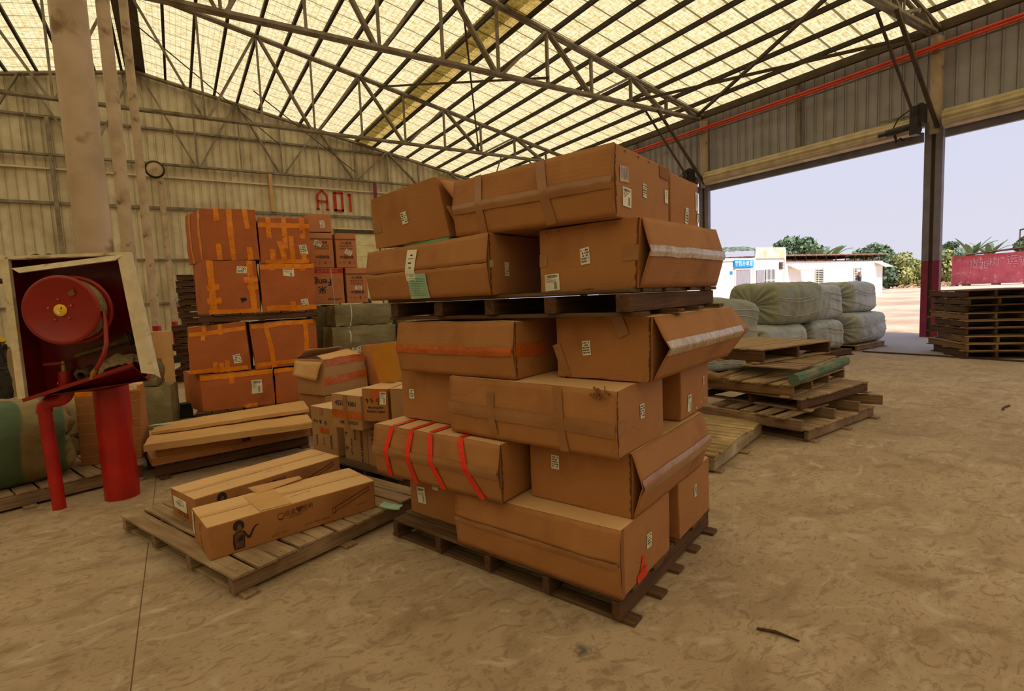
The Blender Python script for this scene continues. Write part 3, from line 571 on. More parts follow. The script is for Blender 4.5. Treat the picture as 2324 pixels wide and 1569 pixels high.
# ------------------------------------------------------------------ cartons
class Carton:
    def __init__(s, label, loc, rz, L, W, H, mt='card', name='carton', group=None, dl=None, bulge=0.006, ns=0.004, cat='box', open_top=False, seed=None, tilt=None):
        s.L, s.W, s.H, s.dl, s.bu, s.ns = L, W, H, dl or {}, bulge, ns
        s.seed = seed if seed is not None else (loc[0] * 3.7 + loc[1] * 1.3 + loc[2] * 5.1)
        s.t = thing(name, label, cat, loc, R(rz), group)
        if tilt: s.t.rotation_euler = (R(tilt[0]), R(tilt[1]), R(rz))
        s.offs = {}; s.mt = mt
        mb = MB(); n = 10
        for f in 'FLRBTD':
            if f == 'T' and open_top: continue
            da, db_ = s.dims(f); rm = lambda t, k, d: {0: 0, 1: 0.012 / d, k - 1: 1 - 0.012 / d, k: 1}.get(int(round(t * k)), (round(t * k) - 1) / (k - 2))
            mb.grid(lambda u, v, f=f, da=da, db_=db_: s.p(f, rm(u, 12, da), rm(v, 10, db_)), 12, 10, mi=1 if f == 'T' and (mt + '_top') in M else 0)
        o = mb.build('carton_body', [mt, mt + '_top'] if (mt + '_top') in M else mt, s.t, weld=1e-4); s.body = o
        # keep the box edges crisp but slightly rounded
        bev(o, 0.005, 2, 42)
        if open_top: so = o.modifiers.new('solid', 'SOLIDIFY'); so.thickness = 0.006
    def raw(s, f, u, v):
        L, W, H = s.L, s.W, s.H
        return {'F': (u * L, 0, v * H), 'L': (0, (1 - u) * W, v * H), 'R': (L, u * W, v * H), 'B': ((1 - u) * L, W, v * H), 'T': (u * L, v * W, H), 'D': (u * L, (1 - v) * W, 0)}[f]
    NRM = {'F': (0, -1, 0), 'L': (-1, 0, 0), 'R': (1, 0, 0), 'B': (0, 1, 0), 'T': (0, 0, 1), 'D': (0, 0, -1)}
    def deform(s, q):
        x, y, z = q[0] / s.L, q[1] / s.W, q[2] / s.H
        c = lambda a: max(0, min(1, a)); xc, yc, zc = c(x), c(y), c(z)
        d = Vector((0, 0, 0))
        for (i, j, k), dv in s.dl.items():
            w = (xc if i else 1 - xc) * (yc if j else 1 - yc) * (zc if k else 1 - zc); d += w * Vector(dv)
        b = s.bu
        d.x += b * (2 * xc - 1) * sin(pi * yc) * sin(pi * zc); d.y += b * (2 * yc - 1) * sin(pi * xc) * sin(pi * zc)
        d.z += b * 0.4 * (2 * zc - 1) * sin(pi * xc) * sin(pi * yc) * (1 if zc > .5 else 0.2)
        d += s.ns * nz(q, 5, s.seed) + s.ns * 0.5 * nz(q, 13, s.seed)
        r = Vector(q) + d
        r.z = max(r.z, 0.0) if not s.dl.get((0, 0, 0)) else r.z
        return r
    def p(s, f, u, v, off=0.0):
        q = s.deform(s.raw(f, u, v)); o = off + (s.offs[f](u, v) if f in s.offs else 0)
        return q + Vector(s.NRM[f]) * o
    def patch(s, name, f, u0, u1, v0, v1, mt, off=0.002, nu=12, nv=4, skew=0.0, label=None, rag=0.0):
        mb = MB(); rnd = random.Random(int(s.seed * 100) + int(u0 * 977) + int(v0 * 577))
        ja = [rnd.uniform(-rag, rag) for _ in range(40)]
        def fn(u, v):
            uu = u0 + (u1 - u0) * u; vv = v0 + (v1 - v0) * v + skew * (u - 0.5)
            if rag: vv += (ja[int(u * nu) % 40] if v > .5 else ja[(int(u * nu) + 17) % 40]) if (u1 - u0) > (v1 - v0) else 0; uu += 0 if (u1 - u0) > (v1 - v0) else ja[int(v * nv) % 40]
            return s.p(f, uu, vv, off)
        mb.grid(fn, nu, nv); o = mb.build(name, mt, s.t, fix=False)
        if label: o['label'] = label
        return o
    def dims(s, f): return {'F': (s.L, s.H), 'B': (s.L, s.H), 'L': (s.W, s.H), 'R': (s.W, s.H), 'T': (s.L, s.W), 'D': (s.L, s.W)}[f]
    def sticker(s, f, u, v, w=0.05, h=0.07, rot=0, kind=0, mt='paper', name='sticker', label=None):
        """white sticker with printed marks; u, v centre as fractions, w, h metres"""
        a, b = s.dims(f); rnd = random.Random(int(u * 1000 + v * 313 + s.seed * 10)); mb = MB(); ca, sa = cos(R(rot)), sin(R(rot))
        def P(x, y, off): return s.p(f, u + (x * ca - y * sa) / a, v + (x * sa + y * ca) / b, off)
        mb.grid(lambda i, j: P((i - .5) * w, (j - .5) * h, 0.0035), 6, 6)
        def mark(x0, x1, y0, y1, mi=1):
            mb.grid(lambda i, j: P(x0 + (x1 - x0) * i, y0 + (y1 - y0) * j, 0.0045), 2, 1, mi)
        if kind == 0:    # small size sticker: short dark groups in rows
            for r in range(5):
                y = h * (0.36 - 0.17 * r); x = -w * 0.4
                while x < w * 0.36:
                    ww = w * rnd.uniform(0.05, 0.14)
                    if rnd.random() < 0.72: mark(x, min(x + ww, w * .42), y - h * 0.05, y + h * 0.05)
                    x += ww + w * 0.05
        elif kind == 1:  # address label with bars and fine lines
            for r in range(7):
                y = h * (0.42 - 0.07 * r); mark(-w * 0.44, -w * 0.44 + w * rnd.uniform(0.2, 0.8), y - h * .008, y + h * .008)
            x = -w * 0.3
            while x < w * 0.35:
                ww = w * rnd.uniform(0.01, 0.03); mark(x, x + ww, h * 0.30, h * 0.42); x += ww + w * 0.02
            y = -h * 0.4
            while y < 0: hh = h * rnd.uniform(0.01, 0.03); mark(w * 0.12, w * 0.3, y, y + hh); y += hh + h * 0.02
        elif kind == 2:  # form with ruled rows
            for r in range(11): y = h * (0.34 - 0.06 * r); mark(-w * 0.42, w * 0.42, y - h * .004, y + h * .004)
            for x in (-.2, .0, .2): mark(w * x - w * .004, w * x + w * .004, -h * .26, h * .34)
        elif kind == 3:
            mark(-w * .1, w * .15, h * .3, h * .34); mark(-w * .3, w * .3, h * .2, h * .215); mark(-w * .25, w * .1, h * .05, h * .09); mark(-w * .1, w * .12, -h * .1, -h * .06)
        o = mb.build(name, [mt, 'ink'], s.t, fix=False)
        if label: o['label'] = label
        return o
    def text(s, txt, f, u, v, size, mt='ink', rot=0, name='printed_text', sx=1.0):
        vs, fs = text_geo(txt); a, b = s.dims(f); ca, sa = cos(R(rot)), sin(R(rot)); mb = MB()
        for k, (bx_, by_) in enumerate(((0, 0), (0.035, 0), (0, 0.03)) if mt == 'ink' else ((0, 0),)):   # heavy stencil strokes
            mb.add([s.p(f, u + ((x * sx + bx_) * size * ca - (y + by_) * size * sa) / a, v + ((x * sx + bx_) * size * sa + (y + by_) * size * ca) / b, 0.003 + 0.0003 * k) for x, y, z in vs], fs)
        return mb.build(name, mt, s.t, fix=False)
    def shape(s, polys, f, u, v, size, mt='ink', name='printed_picture'):
        a, b = s.dims(f); mb = MB()
        for i, pl in enumerate(polys):
            mi = 0
            if isinstance(pl, tuple) and isinstance(pl[0], int): mi, pl = pl
            mb.poly([s.p(f, u + x * size / a, v + y * size / b, 0.003 + 0.0004 * i) for x, y in pl], mi)
        return mb.build(name, mt, s.t, fix=False)
    def flaps(s, f, out=0.03, seam=0.5, o0=-0.004, o1=1.004, dip=0.0, mt=None, tape='tape_clear', tape_h=0.12, bow=0.0, skew=0.0, ends=(0, 0)):
        mt = mt or s.mt
        top = lambda v: 0.004 + out * max(0, (1 - v) / (1 - seam)); bot = lambda v: 0.004 + (out - dip) * max(0, v / seam)
        a, b = s.dims(f); j = random.Random(int(s.seed * 50) + 3)
        for nm, lo, hi, fn_, zl in (('upper_flap', seam + 0.006, 0.995, top, 0), ('lower_flap', 0.004, seam - 0.003, bot, 1)):
            mb = MB(); n = 26; rag = [j.uniform(-0.006, 0.006) for _ in range(n + 1)]
            def g(u, v):
                vv = lo + (hi - lo) * v
                uu = o0 + (o1 - o0) * u
                if u == 0: uu -= ends[0] * (1 - abs(vv - seam) / (1 - seam if zl == 0 else seam))
                if u == 1: uu += ends[1] * (1 - abs(vv - seam) / (1 - seam if zl == 0 else seam))
                edge = (1 - v) if zl == 0 else v
                q = s.deform(s.raw(f, uu, vv + skew * (uu - 0.5) * edge + rag[int(round(u * n))] * (edge > 0.95)))
                return q + Vector(s.NRM[f]) * (fn_(vv) + 0.006 * edge * noise.noise(Vector((uu * 7, vv * 3, s.seed))))
            mb.grid(g, n, 6); o = mb.build(nm, mt, s.t, fix=False)
            so = o.modifiers.new('solid', 'SOLIDIFY'); so.thickness = 0.005; so.offset = -1 if True else 1
        ef, eu0, eu1 = ('F', -0.012, 0.016) if f == 'L' else ('L', 0.984, 1.012)
        sd = s.dims(ef)[0]; w_ = 0.010 / sd; mb = MB(); rg = [j.uniform(-1, 1) for _ in range(25)]
        mb.grid(lambda u, v: s.p(ef, (0 if ef == 'F' else 1) + (1 if ef == 'F' else -1) * w_ * (u * (1 + 0.6 * rg[int(round(v * 24))])), 0.01 + 0.98 * v, 0.0025), 2, 24); mb.build('torn_edge', 'card_dark', s.t, fix=False)  # ragged dark line down the corner where the flap ends
        s.offs[f] = lambda u, v: (top(v) if v > seam else bot(v)) + 0.003
        if tape:
            sk = s
            mb = MB(); hh = tape_h / 2 / b; n = 40; rag = [j.uniform(-0.008, 0.008) for _ in range(n + 1)]
            mb.grid(lambda u, v: s.p(f, 0.0 + u * 1.0, seam + skew * (u - 0.5) + (v - 0.5) * 2 * hh + rag[int(round(u * n))] * 0.5, 0.004), n, 6)
            mb.build('seam_tape', tape, s.t, fix=False)
    def strip(s, pts, w, mt, name='tape_strip', off=0.004):
        """tape over several faces: pts = list of (face,u0,v0,u1,v1)"""
        mb = MB()
        for f, u0, v0, u1, v1 in pts:
            a, b = s.dims(f); du, dv = (u1 - u0) * a, (v1 - v0) * b; ln = math.hypot(du, dv) or 1; nx, ny = -dv / ln * w / 2, du / ln * w / 2
            mb.grid(lambda i, j: s.p(f, u0 + (u1 - u0) * i + nx * (2 * j - 1) / a, v0 + (v1 - v0) * i + ny * (2 * j - 1) / b, off), 14, 3)
        return mb.build(name, mt, s.t, fix=False)

# ---- the big pile in the middle: frame x = 19 deg, y = 109 deg, origin at the pallet corner
OX, OY, OR = 1.678, 1.765, 19.0
def fr(b, a): return (OX + b * cos(R(OR)) - a * sin(R(OR)), OY + b * sin(R(OR)) + a * cos(R(OR)))
def pc(label, b, a, z, Lx, Wy, H, rot=0.0, **kw):
    x, y = fr(b, a); return Carton(label, (x, y, z), OR + rot, Lx, Wy, H, **kw)
pallet('dark pallet on the floor carrying the big middle pile of cartons', (OX, OY, 0), OR, 1.31, 1.72, ns=5, nd=11, nb=5, mt='wood_dark', seed=2, h=0.14)
# layer 1
b1 = pc('long carton at the bottom of the big pile, red tape scrap on its end', 0.0, 0.0, 0.141, 0.60, 1.08, 0.345, dl={(0, 0, 1): (-0.0, 0, 0.0), (0, 1, 1): (0, 0, -0.02)})
b1.flaps('L', out=0.02, seam=0.5, tape='tape_clear', tape_h=0.03, skew=-0.02)
b1.sticker('F', 0.50, 0.52, 0.055, 0.075, 0)
b1.strip([('F', 0.34, 0.06, 0.40, 0.36)], 0.035, 'tape_red', 'red_tape_scrap'); b1.strip([('F', 0.28, 0.03, 0.46, 0.10)], 0.06, 'tape_red', 'red_tape_scrap', 0.006)
b1.patch('crushed_corner', 'F', 0.0, 0.05, 0.0, 1.0, 'card_in', 0.003, 2, 14)
b2 = pc('low carton set back at the left end of the bottom layer, two white labels', 0.16, 1.14, 0.141, 1.0, 0.56, 0.335)
b2.sticker('L', 0.48, 0.72, 0.055, 0.07, 0); b2.sticker('L', 0.22, 0.42, 0.085, 0.115, 4, 1, name='address_label')
b3 = pc('carton standing at the right end of the bottom layer', 0.73, 0.0, 0.141, 0.55, 1.05, 0.35, dl={(1, 0, 1): (0.0, 0, 0.01), (0, 0, 0): (0.02, 0, 0)})
b3.sticker('F', 0.48, 0.62, 0.045, 0.075)
# layer 2
b5 = pc('carton in the second layer whose right side flaps bulge open along the seam', 0.14, 0.0, 0.487, 0.98, 0.62, 0.335, dl={(1, 0, 1): (0.02, 0, 0.01), (0, 0, 0): (0, -0.0, 0)})
b5.flaps('F', out=0.055, seam=0.5, tape='tape_clear', tape_h=0.08, o0=0.0)
b5.sticker('L', 0.28, 0.66, 0.05, 0.075, 0)
b4 = pc('carton in the second layer wrapped with four upright red tape strips', -0.05, 0.68, 0.487, 0.62, 1.04, 0.33, rot=1.5)
b4.flaps('L', out=0.035, seam=0.52, tape='tape_clear', tape_h=0.06)
for i, (ua, ub) in enumerate(((0.17, 0.10), (0.34, 0.33), (0.50, 0.56), (0.73, 0.85))):
    b4.strip([('L', ua, 1.0, (ua + ub) / 2, 0.52), ('L', (ua + ub) / 2, 0.52, ub + 0.03, 0.0), ('T', 0.0, 1 - ua, 0.38, 1 - ua + 0.0)], 0.042, 'tape_red', 'red_tape_strip', 0.006)
# layer 3
b7 = pc('long carton in the third layer with a clear tape cross and a torn top corner', 0.0, 0.0, 0.828, 0.535, 1.08, 0.335, dl={(0, 0, 1): (-0.0, 0.0, -0.01)})
b7.flaps('L', out=0.016, seam=0.44, tape='tape_clear', tape_h=0.07, skew=-0.04)
b7.strip([('L', 0.70, 1.0, 0.735, 0.0)], 0.05, 'tape_clear', 'clear_tape_strip', 0.005); b7.strip([('L', 0.30, 0.8, 0.31, 0.1)], 0.05, 'tape_clear', 'clear_tape_strip', 0.005)
b7.sticker('F', 0.47, 0.55, 0.05, 0.075); b7.strip([('F', 0.0, 0.44, 0.16, 0.44)], 0.06, 'tape_clear', 'clear_tape_strip', 0.004)
mb = MB(); rnd = random.Random(4)
for k in range(16):
    q = b7.p('L', 0.93 + rnd.uniform(-.04, .06), 0.95 + rnd.uniform(-.05, .03), 0.012); mb.beam(q, q + Vector((rnd.uniform(-.02, .02), rnd.uniform(-.03, .03), rnd.uniform(-.01, .03))), 0.004, 0.012)
mb.build('torn_corner', 'card_in', b7.t)
b6 = pc('plain carton at the left end of the third layer above the red taped one', 0.12, 1.15, 0.828, 0.9, 0.52, 0.325)
b6.sticker('L', 0.20, 0.52, 0.05, 0.065, 4)
b8 = pc('carton at the right end of the third layer with a small white address label', 0.82, 0.01, 0.836, 0.48, 1.0, 0.32, dl={(1, 0, 0): (0, 0, 0.02), (1, 0, 1): (0.0, 0, 0.012)})
b8.sticker('F', 0.26, 0.25, 0.06, 0.10, 0, 1, name='address_label'); b8.sticker('F', 0.80, 0.55, 0.03, 0.055)
for u, v in ((0.30, 0.04), (0.52, 0.06), (0.70, 0.12), (0.86, 0.16)): b8.patch('paint_fleck', 'F', u, u + 0.02, v, v + 0.03, 'white', 0.003, 1, 1)
# layer 4
b9 = pc('carton in the fourth layer with an orange tape band round its middle', 0.02, 0.60, 1.165, 0.66, 0.94, 0.312)
b9.flaps('L', out=0.028, seam=0.48, tape='tape_rust', tape_h=0.05)
b9.strip([('F', 0.0, 0.50, 0.40, 0.47)], 0.07, 'tape_rust', 'orange_tape_end', 0.004)
b10 = pc('carton in the fourth layer whose flared right flaps stick out beyond the pile', 0.20, -0.09, 1.168, 1.16, 0.545, 0.318, dl={(1, 0, 1): (0.02, -0.02, -0.0), (0, 0, 0): (0.0, 0.01, 0.0)})
b10.flaps('F', out=0.085, seam=0.52, tape='tape_white', tape_h=0.07, ends=(0.0, 0.13), o0=0.01)
b10.sticker('L', 0.35, 0.50, 0.05, 0.075, 4); b10.strip([('L', 0.66, 1.02, 0.74, 0.70)], 0.06, 'tape_clear', 'loose_tape', 0.01)
b10.strip([('L', 0.0, 0.55, 0.12, 0.02)], 0.05, 'tape_clear', 'loose_tape', 0.006)
# upper pallet
x, y = fr(0.045, -0.065)
pallet('dark pallet halfway up the big pile, between its fourth and fifth carton layers', (x, y, 1.492), 19.6, 1.24, 1.70, ns=5, nd=10, nb=4, mt='wood_dark', seed=5, h=0.128, sw=0.07)
# layer 5
b11 = pc('carton with a teal form and white slip taped on, fifth layer left', -0.02, 0.72, 1.622, 0.58, 1.03, 0.33, dl={(0, 1, 1): (0, 0, -0.015)})
b11.flaps('L', out=0.03, seam=0.52, tape=None)
b11.sticker('L', 0.475, 0.20, 0.165, 0.17, -2, 2, 'paper_teal', 'teal_form', 'teal ruled form'); b11.sticker('L', 0.43, 0.62, 0.085, 0.19, -2, 3, 'paper', 'paper_slip', 'white slip over the form')
b11.offs['L'] = b11.offs['L']
b11.sticker('F', 0.24, 0.42, 0.04, 0.075); b11.patch('clear_tape_end', 'F', 0, 0.05, 0.45, 0.57, 'tape_white', 0.003, 3, 3)
b12 = pc('carton in the fifth layer with a shiny tape band along its right hand side', 0.10, -0.07, 1.622, 1.12, 0.545, 0.318, dl={(0, 0, 1): (0, -0.02, 0.005), (1, 0, 1): (0, 0, 0.03)})
b12.flaps('F', out=0.05, seam=0.52, tape='tape_white', tape_h=0.05, o0=0.015)
b12.sticker('L', 0.50, 0.52, 0.05, 0.08, 6); b12.sticker('L', 0.14, 0.16, 0.09, 0.085, 2, 1, name='address_label')
b12.patch('brown_tape_patch', 'L', 0.86, 1.0, 0.40, 0.62, 'tape_clear', 0.003, 4, 4); b12.patch('brown_tape_patch', 'L', 0.0, 0.09, 0.42, 0.62, 'tape_clear', 0.003, 4, 4)
for u in (0.08, 0.22, 0.46, 0.68): b12.patch('staple', 'L', u, u + 0.02, 0.94, 0.965, 'steel', 0.003, 1, 1)
# layer 6
b14 = pc('long carton lying on top of the big pile, tallest thing in the middle', 0.03, 0.0, 1.950, 0.63, 0.99, 0.315, dl={(0, 0, 1): (0, 0, 0.01), (0, 0, 0): (0, 0, -0.004), (0, 1, 0): (0, 0, 0.012), (0, 1, 1): (0, 0, -0.0)})
b14.flaps('L', out=0.022, seam=0.47, tape='tape_clear', tape_h=0.055, skew=0.0)
b14.strip([('L', 0.19, 1.0, 0.21, 0.0)], 0.05, 'tape_clear', 'clear_tape_strip', 0.005); b14.strip([('L', 0.60, 1.0, 0.66, 0.0)], 0.055, 'tape_clear', 'clear_tape_strip', 0.005)
b14.sticker('F', 0.17, 0.30, 0.085, 0.085, -2, 1, name='address_label'); b14.sticker('F', 0.14, 0.62, 0.085, 0.07, 3, 2, 'tape_white', 'torn_label'); b14.sticker('F', 0.48, 0.47, 0.042, 0.065, -2); b14.sticker('F', 0.93, 0.50, 0.045, 0.07, 0, 3)
b14.patch('crushed_notch', 'F', 0.80, 1.0, 0.78, 0.98, 'card_in', 0.004, 5, 6, rag=0.01)
for u in (0.16, 0.38, 0.58): b14.patch('staple', 'F', u, u + 0.02, 0.93, 0.96, 'ink_dim', 0.003, 1, 1)
b15 = pc('carton behind the right end of the long top carton, white labels at its edge', 0.68, 0.0, 1.953, 0.44, 0.85, 0.29)
b15.sticker('F', 0.52, 0.28, 0.05, 0.09, -6); b15.sticker('F', 0.92, 0.62, 0.06, 0.11, 0, 2); b15.sticker('F', 0.97, 0.30, 0.05, 0.06, 0, 1)
# tilted open carton at the top left
b13 = pc('tilted carton with a torn open end at the top left, teal foam below', 0.05, 1.12, 1.975, 0.42, 0.60, 0.33, rot=3, dl={(0, 1, 1): (0, 0, -0.03), (0, 1, 0): (0, 0, -0.015), (0, 0, 0): (0.03, -0.02, 0.0), (0, 0, 1): (0, 0.02, 0.02)}, tilt=(0, 0))
b13.sticker('L', 0.48, 0.47, 0.05, 0.075, 4); b13.patch('brown_tape_patch', 'L', 0.0, 0.12, 0.3, 0.5, 'tape_clear', 0.003, 4, 4)
b13.t.rotation_euler = (R(0), R(-4), R(OR + 3))
mb = MB(); mb.grid(lambda u, v: Vector((u * 0.34, -0.01 - 0.115 * v - 0.012 * sin(u * 9), 0.325 - 0.15 * v + 0.018 * sin(u * 17) * v)), 14, 5); o = mb.build('upper_flap', 'card', b13.t); so = o.modifiers.new('s', 'SOLIDIFY'); so.thickness = 0.005
mb = MB(); mb.grid(lambda u, v: Vector((0.03 + u * 0.28, -0.015 - 0.09 * (1 - v), 0.03 + 0.15 * v)), 8, 4); o = mb.build('lower_flap', 'card', b13.t); so = o.modifiers.new('s', 'SOLIDIFY'); so.thickness = 0.005
mb = MB(); mb.box(0, 0.36, 0, 0.40, 0, 0.022); o = bev(mb.build('foam_sheet', 'foam'), 0.004); x, y = fr(0.07, 1.10); o.location = (x, y, 1.951); o.rotation_euler = (0, 0, R(20)); tag(o, 'teal foam sheet squeezed under the tilted carton at the top left', 'foam')

# ------------------------------------------------------------------ pallet with the two long lamp cartons
pallet('pallet in the left foreground under the two long printed cartons', (0.14, 3.20, 0), 21.5, 1.50, 1.66, ns=4, nd=11, nb=3, mt='wood_old', seed=7, h=0.132, sw=0.055)
def lamp_print(c, f='F'):
    L, H = c.L, c.H
    # drawing of a person with bobbed hair, one arm held out
    body = [(0.010, 0.02), (0.075, 0.02), (0.082, 0.10), (0.080, 0.115), (0.095, 0.075), (0.115, 0.072), (0.135, 0.11), (0.150, 0.135), (0.175, 0.150), (0.172, 0.155), (0.150, 0.150), (0.128, 0.125), (0.110, 0.090), (0.098, 0.100), (0.085, 0.132), (0.060, 0.142), (0.030, 0.140), (0.010, 0.125), (0.004, 0.06)]
    inner = [(0.018, 0.028), (0.070, 0.028), (0.076, 0.125), (0.058, 0.134), (0.032, 0.132), (0.018, 0.118)]
    hair = [(0.050 + 0.036 * cos(t) * (1.12 if sin(t) < -0.3 else 1), 0.176 + (0.040 if sin(t) > 0 else 0.030) * sin(t)) for t in [2 * pi * k / 24 for k in range(24)]]
    face = [(0.052 + 0.014 * cos(t), 0.164 + 0.022 * sin(t)) for t in [2 * pi * k / 18 for k in range(18)]]
    k = H / 0.23
    c.shape([[(x * k, y * k) for x, y in q] for q in (body, hair)] + [(1, [(x * k, y * k) for x, y in inner]), (1, [(x * k, y * k) for x, y in face])] +
            [[((0.024 + 0.009 * i) * k, 0.03 * k), ((0.026 + 0.009 * i) * k, 0.03 * k), ((0.027 + 0.009 * i) * k, 0.122 * k), ((0.025 + 0.009 * i) * k, 0.122 * k)] for i in range(6)] +
            [[((0.043 + d) * k, 0.172 * k), ((0.047 + d) * k, 0.172 * k), ((0.047 + d) * k, 0.175 * k), ((0.043 + d) * k, 0.175 * k)] for d in (0, 0.010)] + [[(0.046 * k, 0.156 * k), (0.054 * k, 0.156 * k), (0.050 * k, 0.153 * k)]],
            f, 0.115, 0.02, 1, ['ink', 'ink_dim'], 'printed_figure')
    c.shape([[(0.022 * cos(t) * (1 if abs(cos(t)) < .8 else .96), 0.020 * sin(t) - 0.006 * (sin(t) < -0.8)) for t in [2 * pi * i / 20 for i in range(20)]], (1, [(0.0175 * cos(t), 0.0155 * sin(t)) for t in [2 * pi * i / 20 for i in range(20)]])], f, 0.385, 0.72, 1, ['ink_brown', c.mt], 'printed_emblem')
    c.text('YB', f, 0.385, 0.72, 0.022, 'ink_brown', name='emblem_letters')
    c.text('远波', f, 0.44, 0.75, 0.036, 'ink_brown'); c.text('照明', f, 0.545, 0.77, 0.036, 'ink_brown'); c.text('♥', f, 0.495, 0.76, 0.036, 'ink_brown')
    c.text('YUAN BO LIGHTING', f, 0.49, 0.66, 0.013, 'ink_brown'); c.text('— 国际品质 照明专家 —', f, 0.47, 0.60, 0.010, 'ink_brown')
    c.text('CCTV', f, 0.345, 0.17, 0.016, 'ink_brown'); c.text('Trade', f, 0.40, 0.21, 0.014, 'ink_brown'); c.text('LED T8 一体化工程支架', f, 0.60, 0.20, 0.016, 'ink_brown')
    # line drawing of a lamp batten
    ln = lambda x0, y0, x1, y1, w=0.0016: [(x0, y0 - w), (x1, y1 - w), (x1, y1 + w), (x0, y0 + w)]
    c.shape([ln(0, 0, 0.28, 0.088), ln(0.022, 0.042, 0.28, 0.118), ln(0, 0.032, 0.28, 0.110), ln(0.022, 0.008, 0.28, 0.092), ln(0.0, 0.0, 0.022, 0.0), ln(0, 0.036, 0.022, 0.042), [(0, 0), (0.003, 0), (0.003, 0.036), (0, 0.036)], [(0.020, 0), (0.023, 0), (0.023, 0.042), (0.020, 0.042)]], f, 0.70, 0.30, 1.0, 'ink_brown', 'printed_lamp_drawing')
    c.text('安全 节能 环保', f, 0.90, 0.32, 0.011, 'ink_brown')
    c.text('小心轻放  向上  防潮', 'T', 0.55, 0.30, 0.016, 'ink_brown', name='printed_text')
l1 = Carton('long printed lamp carton in front, a figure with bobbed hair at its left end', (0.045, 3.49, 0.133), 9.2, 1.065, 0.43, 0.205, ns=0.003, bulge=0.006, dl={(0, 1, 0): (-0.0, -0.03, 0), (1, 0, 1): (0, 0, 0.0)})
lamp_print(l1); l1.strip([('T', 0, 0.5, 1, 0.5)], 0.05, 'card_pale', 'paper_tape', 0.002); l1.sticker('L', 0.10, 0.62, 0.05, 0.14, 0, 3)
l1.patch('brown_tape_patch', 'T', 0.28, 0.46, 0.02, 0.9, 'card_pale', 0.0035, 6, 6)
l1.text('LED T8', 'L', 0.6, 0.5, 0.05, 'ink_dim', 90)
l2 = Carton('long printed lamp carton lying behind the front one, white slip on its end', (-0.005, 4.09, 0.133), 19.0, 1.12, 0.42, 0.205, ns=0.003, bulge=0.006)
lamp_print(l2); l2.strip([('T', 0, 0.5, 1, 0.5)], 0.05, 'card_pale', 'paper_tape', 0.002); l2.sticker('L', 0.42, 0.58, 0.24, 0.085, 0, 3, name='paper_slip'); l2.text('HS-T8PLED-02', 'L', 0.42, 0.58, 0.022, 'ink', name='slip_text')
l2.text('LED 支架', 'L', 0.5, 0.26, 0.05, 'ink_brown')
mb = MB(); mb.grid(lambda u, v: (u * 0.32, -0.02 + v * 0.16 * (1 - u * 0.75), 0.02 + 0.01 * v + .015 * u), 6, 4); o = mb.build('cardboard_flap', 'card_pale'); so = o.modifiers.new('s', 'SOLIDIFY'); so.thickness = 0.006
o.location = (0.36, 3.93, 0.315); o.rotation_euler = (0, 0, R(17)); tag(o, 'pointed cardboard flap sticking up between the two long lamp cartons', 'flap')
mb = MB(); mb.grid(lambda u, v: (u * 0.14, v * 0.10, 0.006 + 0.03 * (1 - u) ** 2 + 0.008 * sin(v * 6)), 8, 6); o = mb.build('paper_scrap', 'paper_teal'); o.location = (1.10, 3.58, 0.134); o.rotation_euler = (0, 0, R(-35)); so = o.modifiers.new('s', 'SOLIDIFY'); so.thickness = 0.001
tag(o, 'teal paper scrap on the pallet boards by the far end of the front lamp carton', 'paper')

# ------------------------------------------------------------------ flat cartons on their pallet
t = pallet('pallet with a solid dark side board under the pile of flat cartons', (-0.30, 6.05, 0), 9.2, 1.50, 1.1, ns=3, nd=8, nb=2, mt='wood_dark', seed=9, h=0.138)
Carton('flat brown carton lying lowest on the pallet of flat cartons', (-0.32, 6.03, 0.14), 7, 1.50, 0.7, 0.075, bulge=0, ns=0.004)
Carton('short flat carton on the left, below the wide flat one', (-0.27, 6.05, 0.218), 5, 0.74, 0.6, 0.085, bulge=0, ns=0.004)
Carton('short flat carton at the right, below the wide flat one', (0.55, 6.10, 0.218), 4, 0.60, 0.6, 0.085, bulge=0, ns=0.004)
Carton('wide flat carton spread over the two short flat ones', (-0.365, 5.96, 0.306), -5, 1.50, 0.62, 0.07, bulge=0, ns=0.008, mt='card_pale')
c = Carton('thin flat carton on top of the flat pile, its right end curling up', (-0.31, 6.36, 0.378), -3, 1.50, 0.42, 0.035, bulge=0, ns=0.008, mt='card_pale', dl={(1, 1, 1): (0, 0, 0.06), (1, 1, 0): (0, 0, 0.05), (1, 0, 1): (0, 0, 0.03), (1, 0, 0): (0, 0, 0.02)})
mb = MB(); mb.grid(lambda u, v: (u * 0.2, v * 0.09, 0.002 + 0.004 * sin(u * 5)), 6, 3); o = mb.build('paper_scrap', 'paper_teal'); o.location = (-0.34, 6.62, 0.42); o.rotation_euler = (0, 0, R(4)); so = o.modifiers.new('s', 'SOLIDIFY'); so.thickness = 0.001
tag(o, 'pale blue paper slip at the left end of the topmost flat carton', 'paper')

# ------------------------------------------------------------------ orange taped stack
ORX, ORY = 0.21, 8.77
pallet('pallet on the floor under the stack of orange taped cartons', (ORX - 0.1, ORY - 0.02, 0), -7, 1.9, 1.0, ns=4, nd=9, nb=3, mt='wood_dark', seed=11)
def oc(label, dx, z, L, H, rot=-7, W=0.8, dy=0.0, **kw):
    a = R(-7); x = ORX + dx * cos(a) - dy * sin(a); y = ORY + dx * sin(a) + dy * cos(a)
    return Carton(label, (x, y, z), rot, L, W, H, mt='card_orange', ns=0.012, bulge=kw.pop('bulge', 0.02), **kw)
def otape(c, segs, w=0.055, name='orange_tape_strip', mt='tape_orange'):
    for sgm in segs: c.strip([sgm], w, mt, name)
o7 = oc('rust coloured carton at the lower left of the orange taped stack, paper label on it', 0.0, 0.142, 0.95, 0.545, dl={(0, 1, 0): (-0.30, 0, 0), (0, 1, 1): (-0.30, 0, 0)})
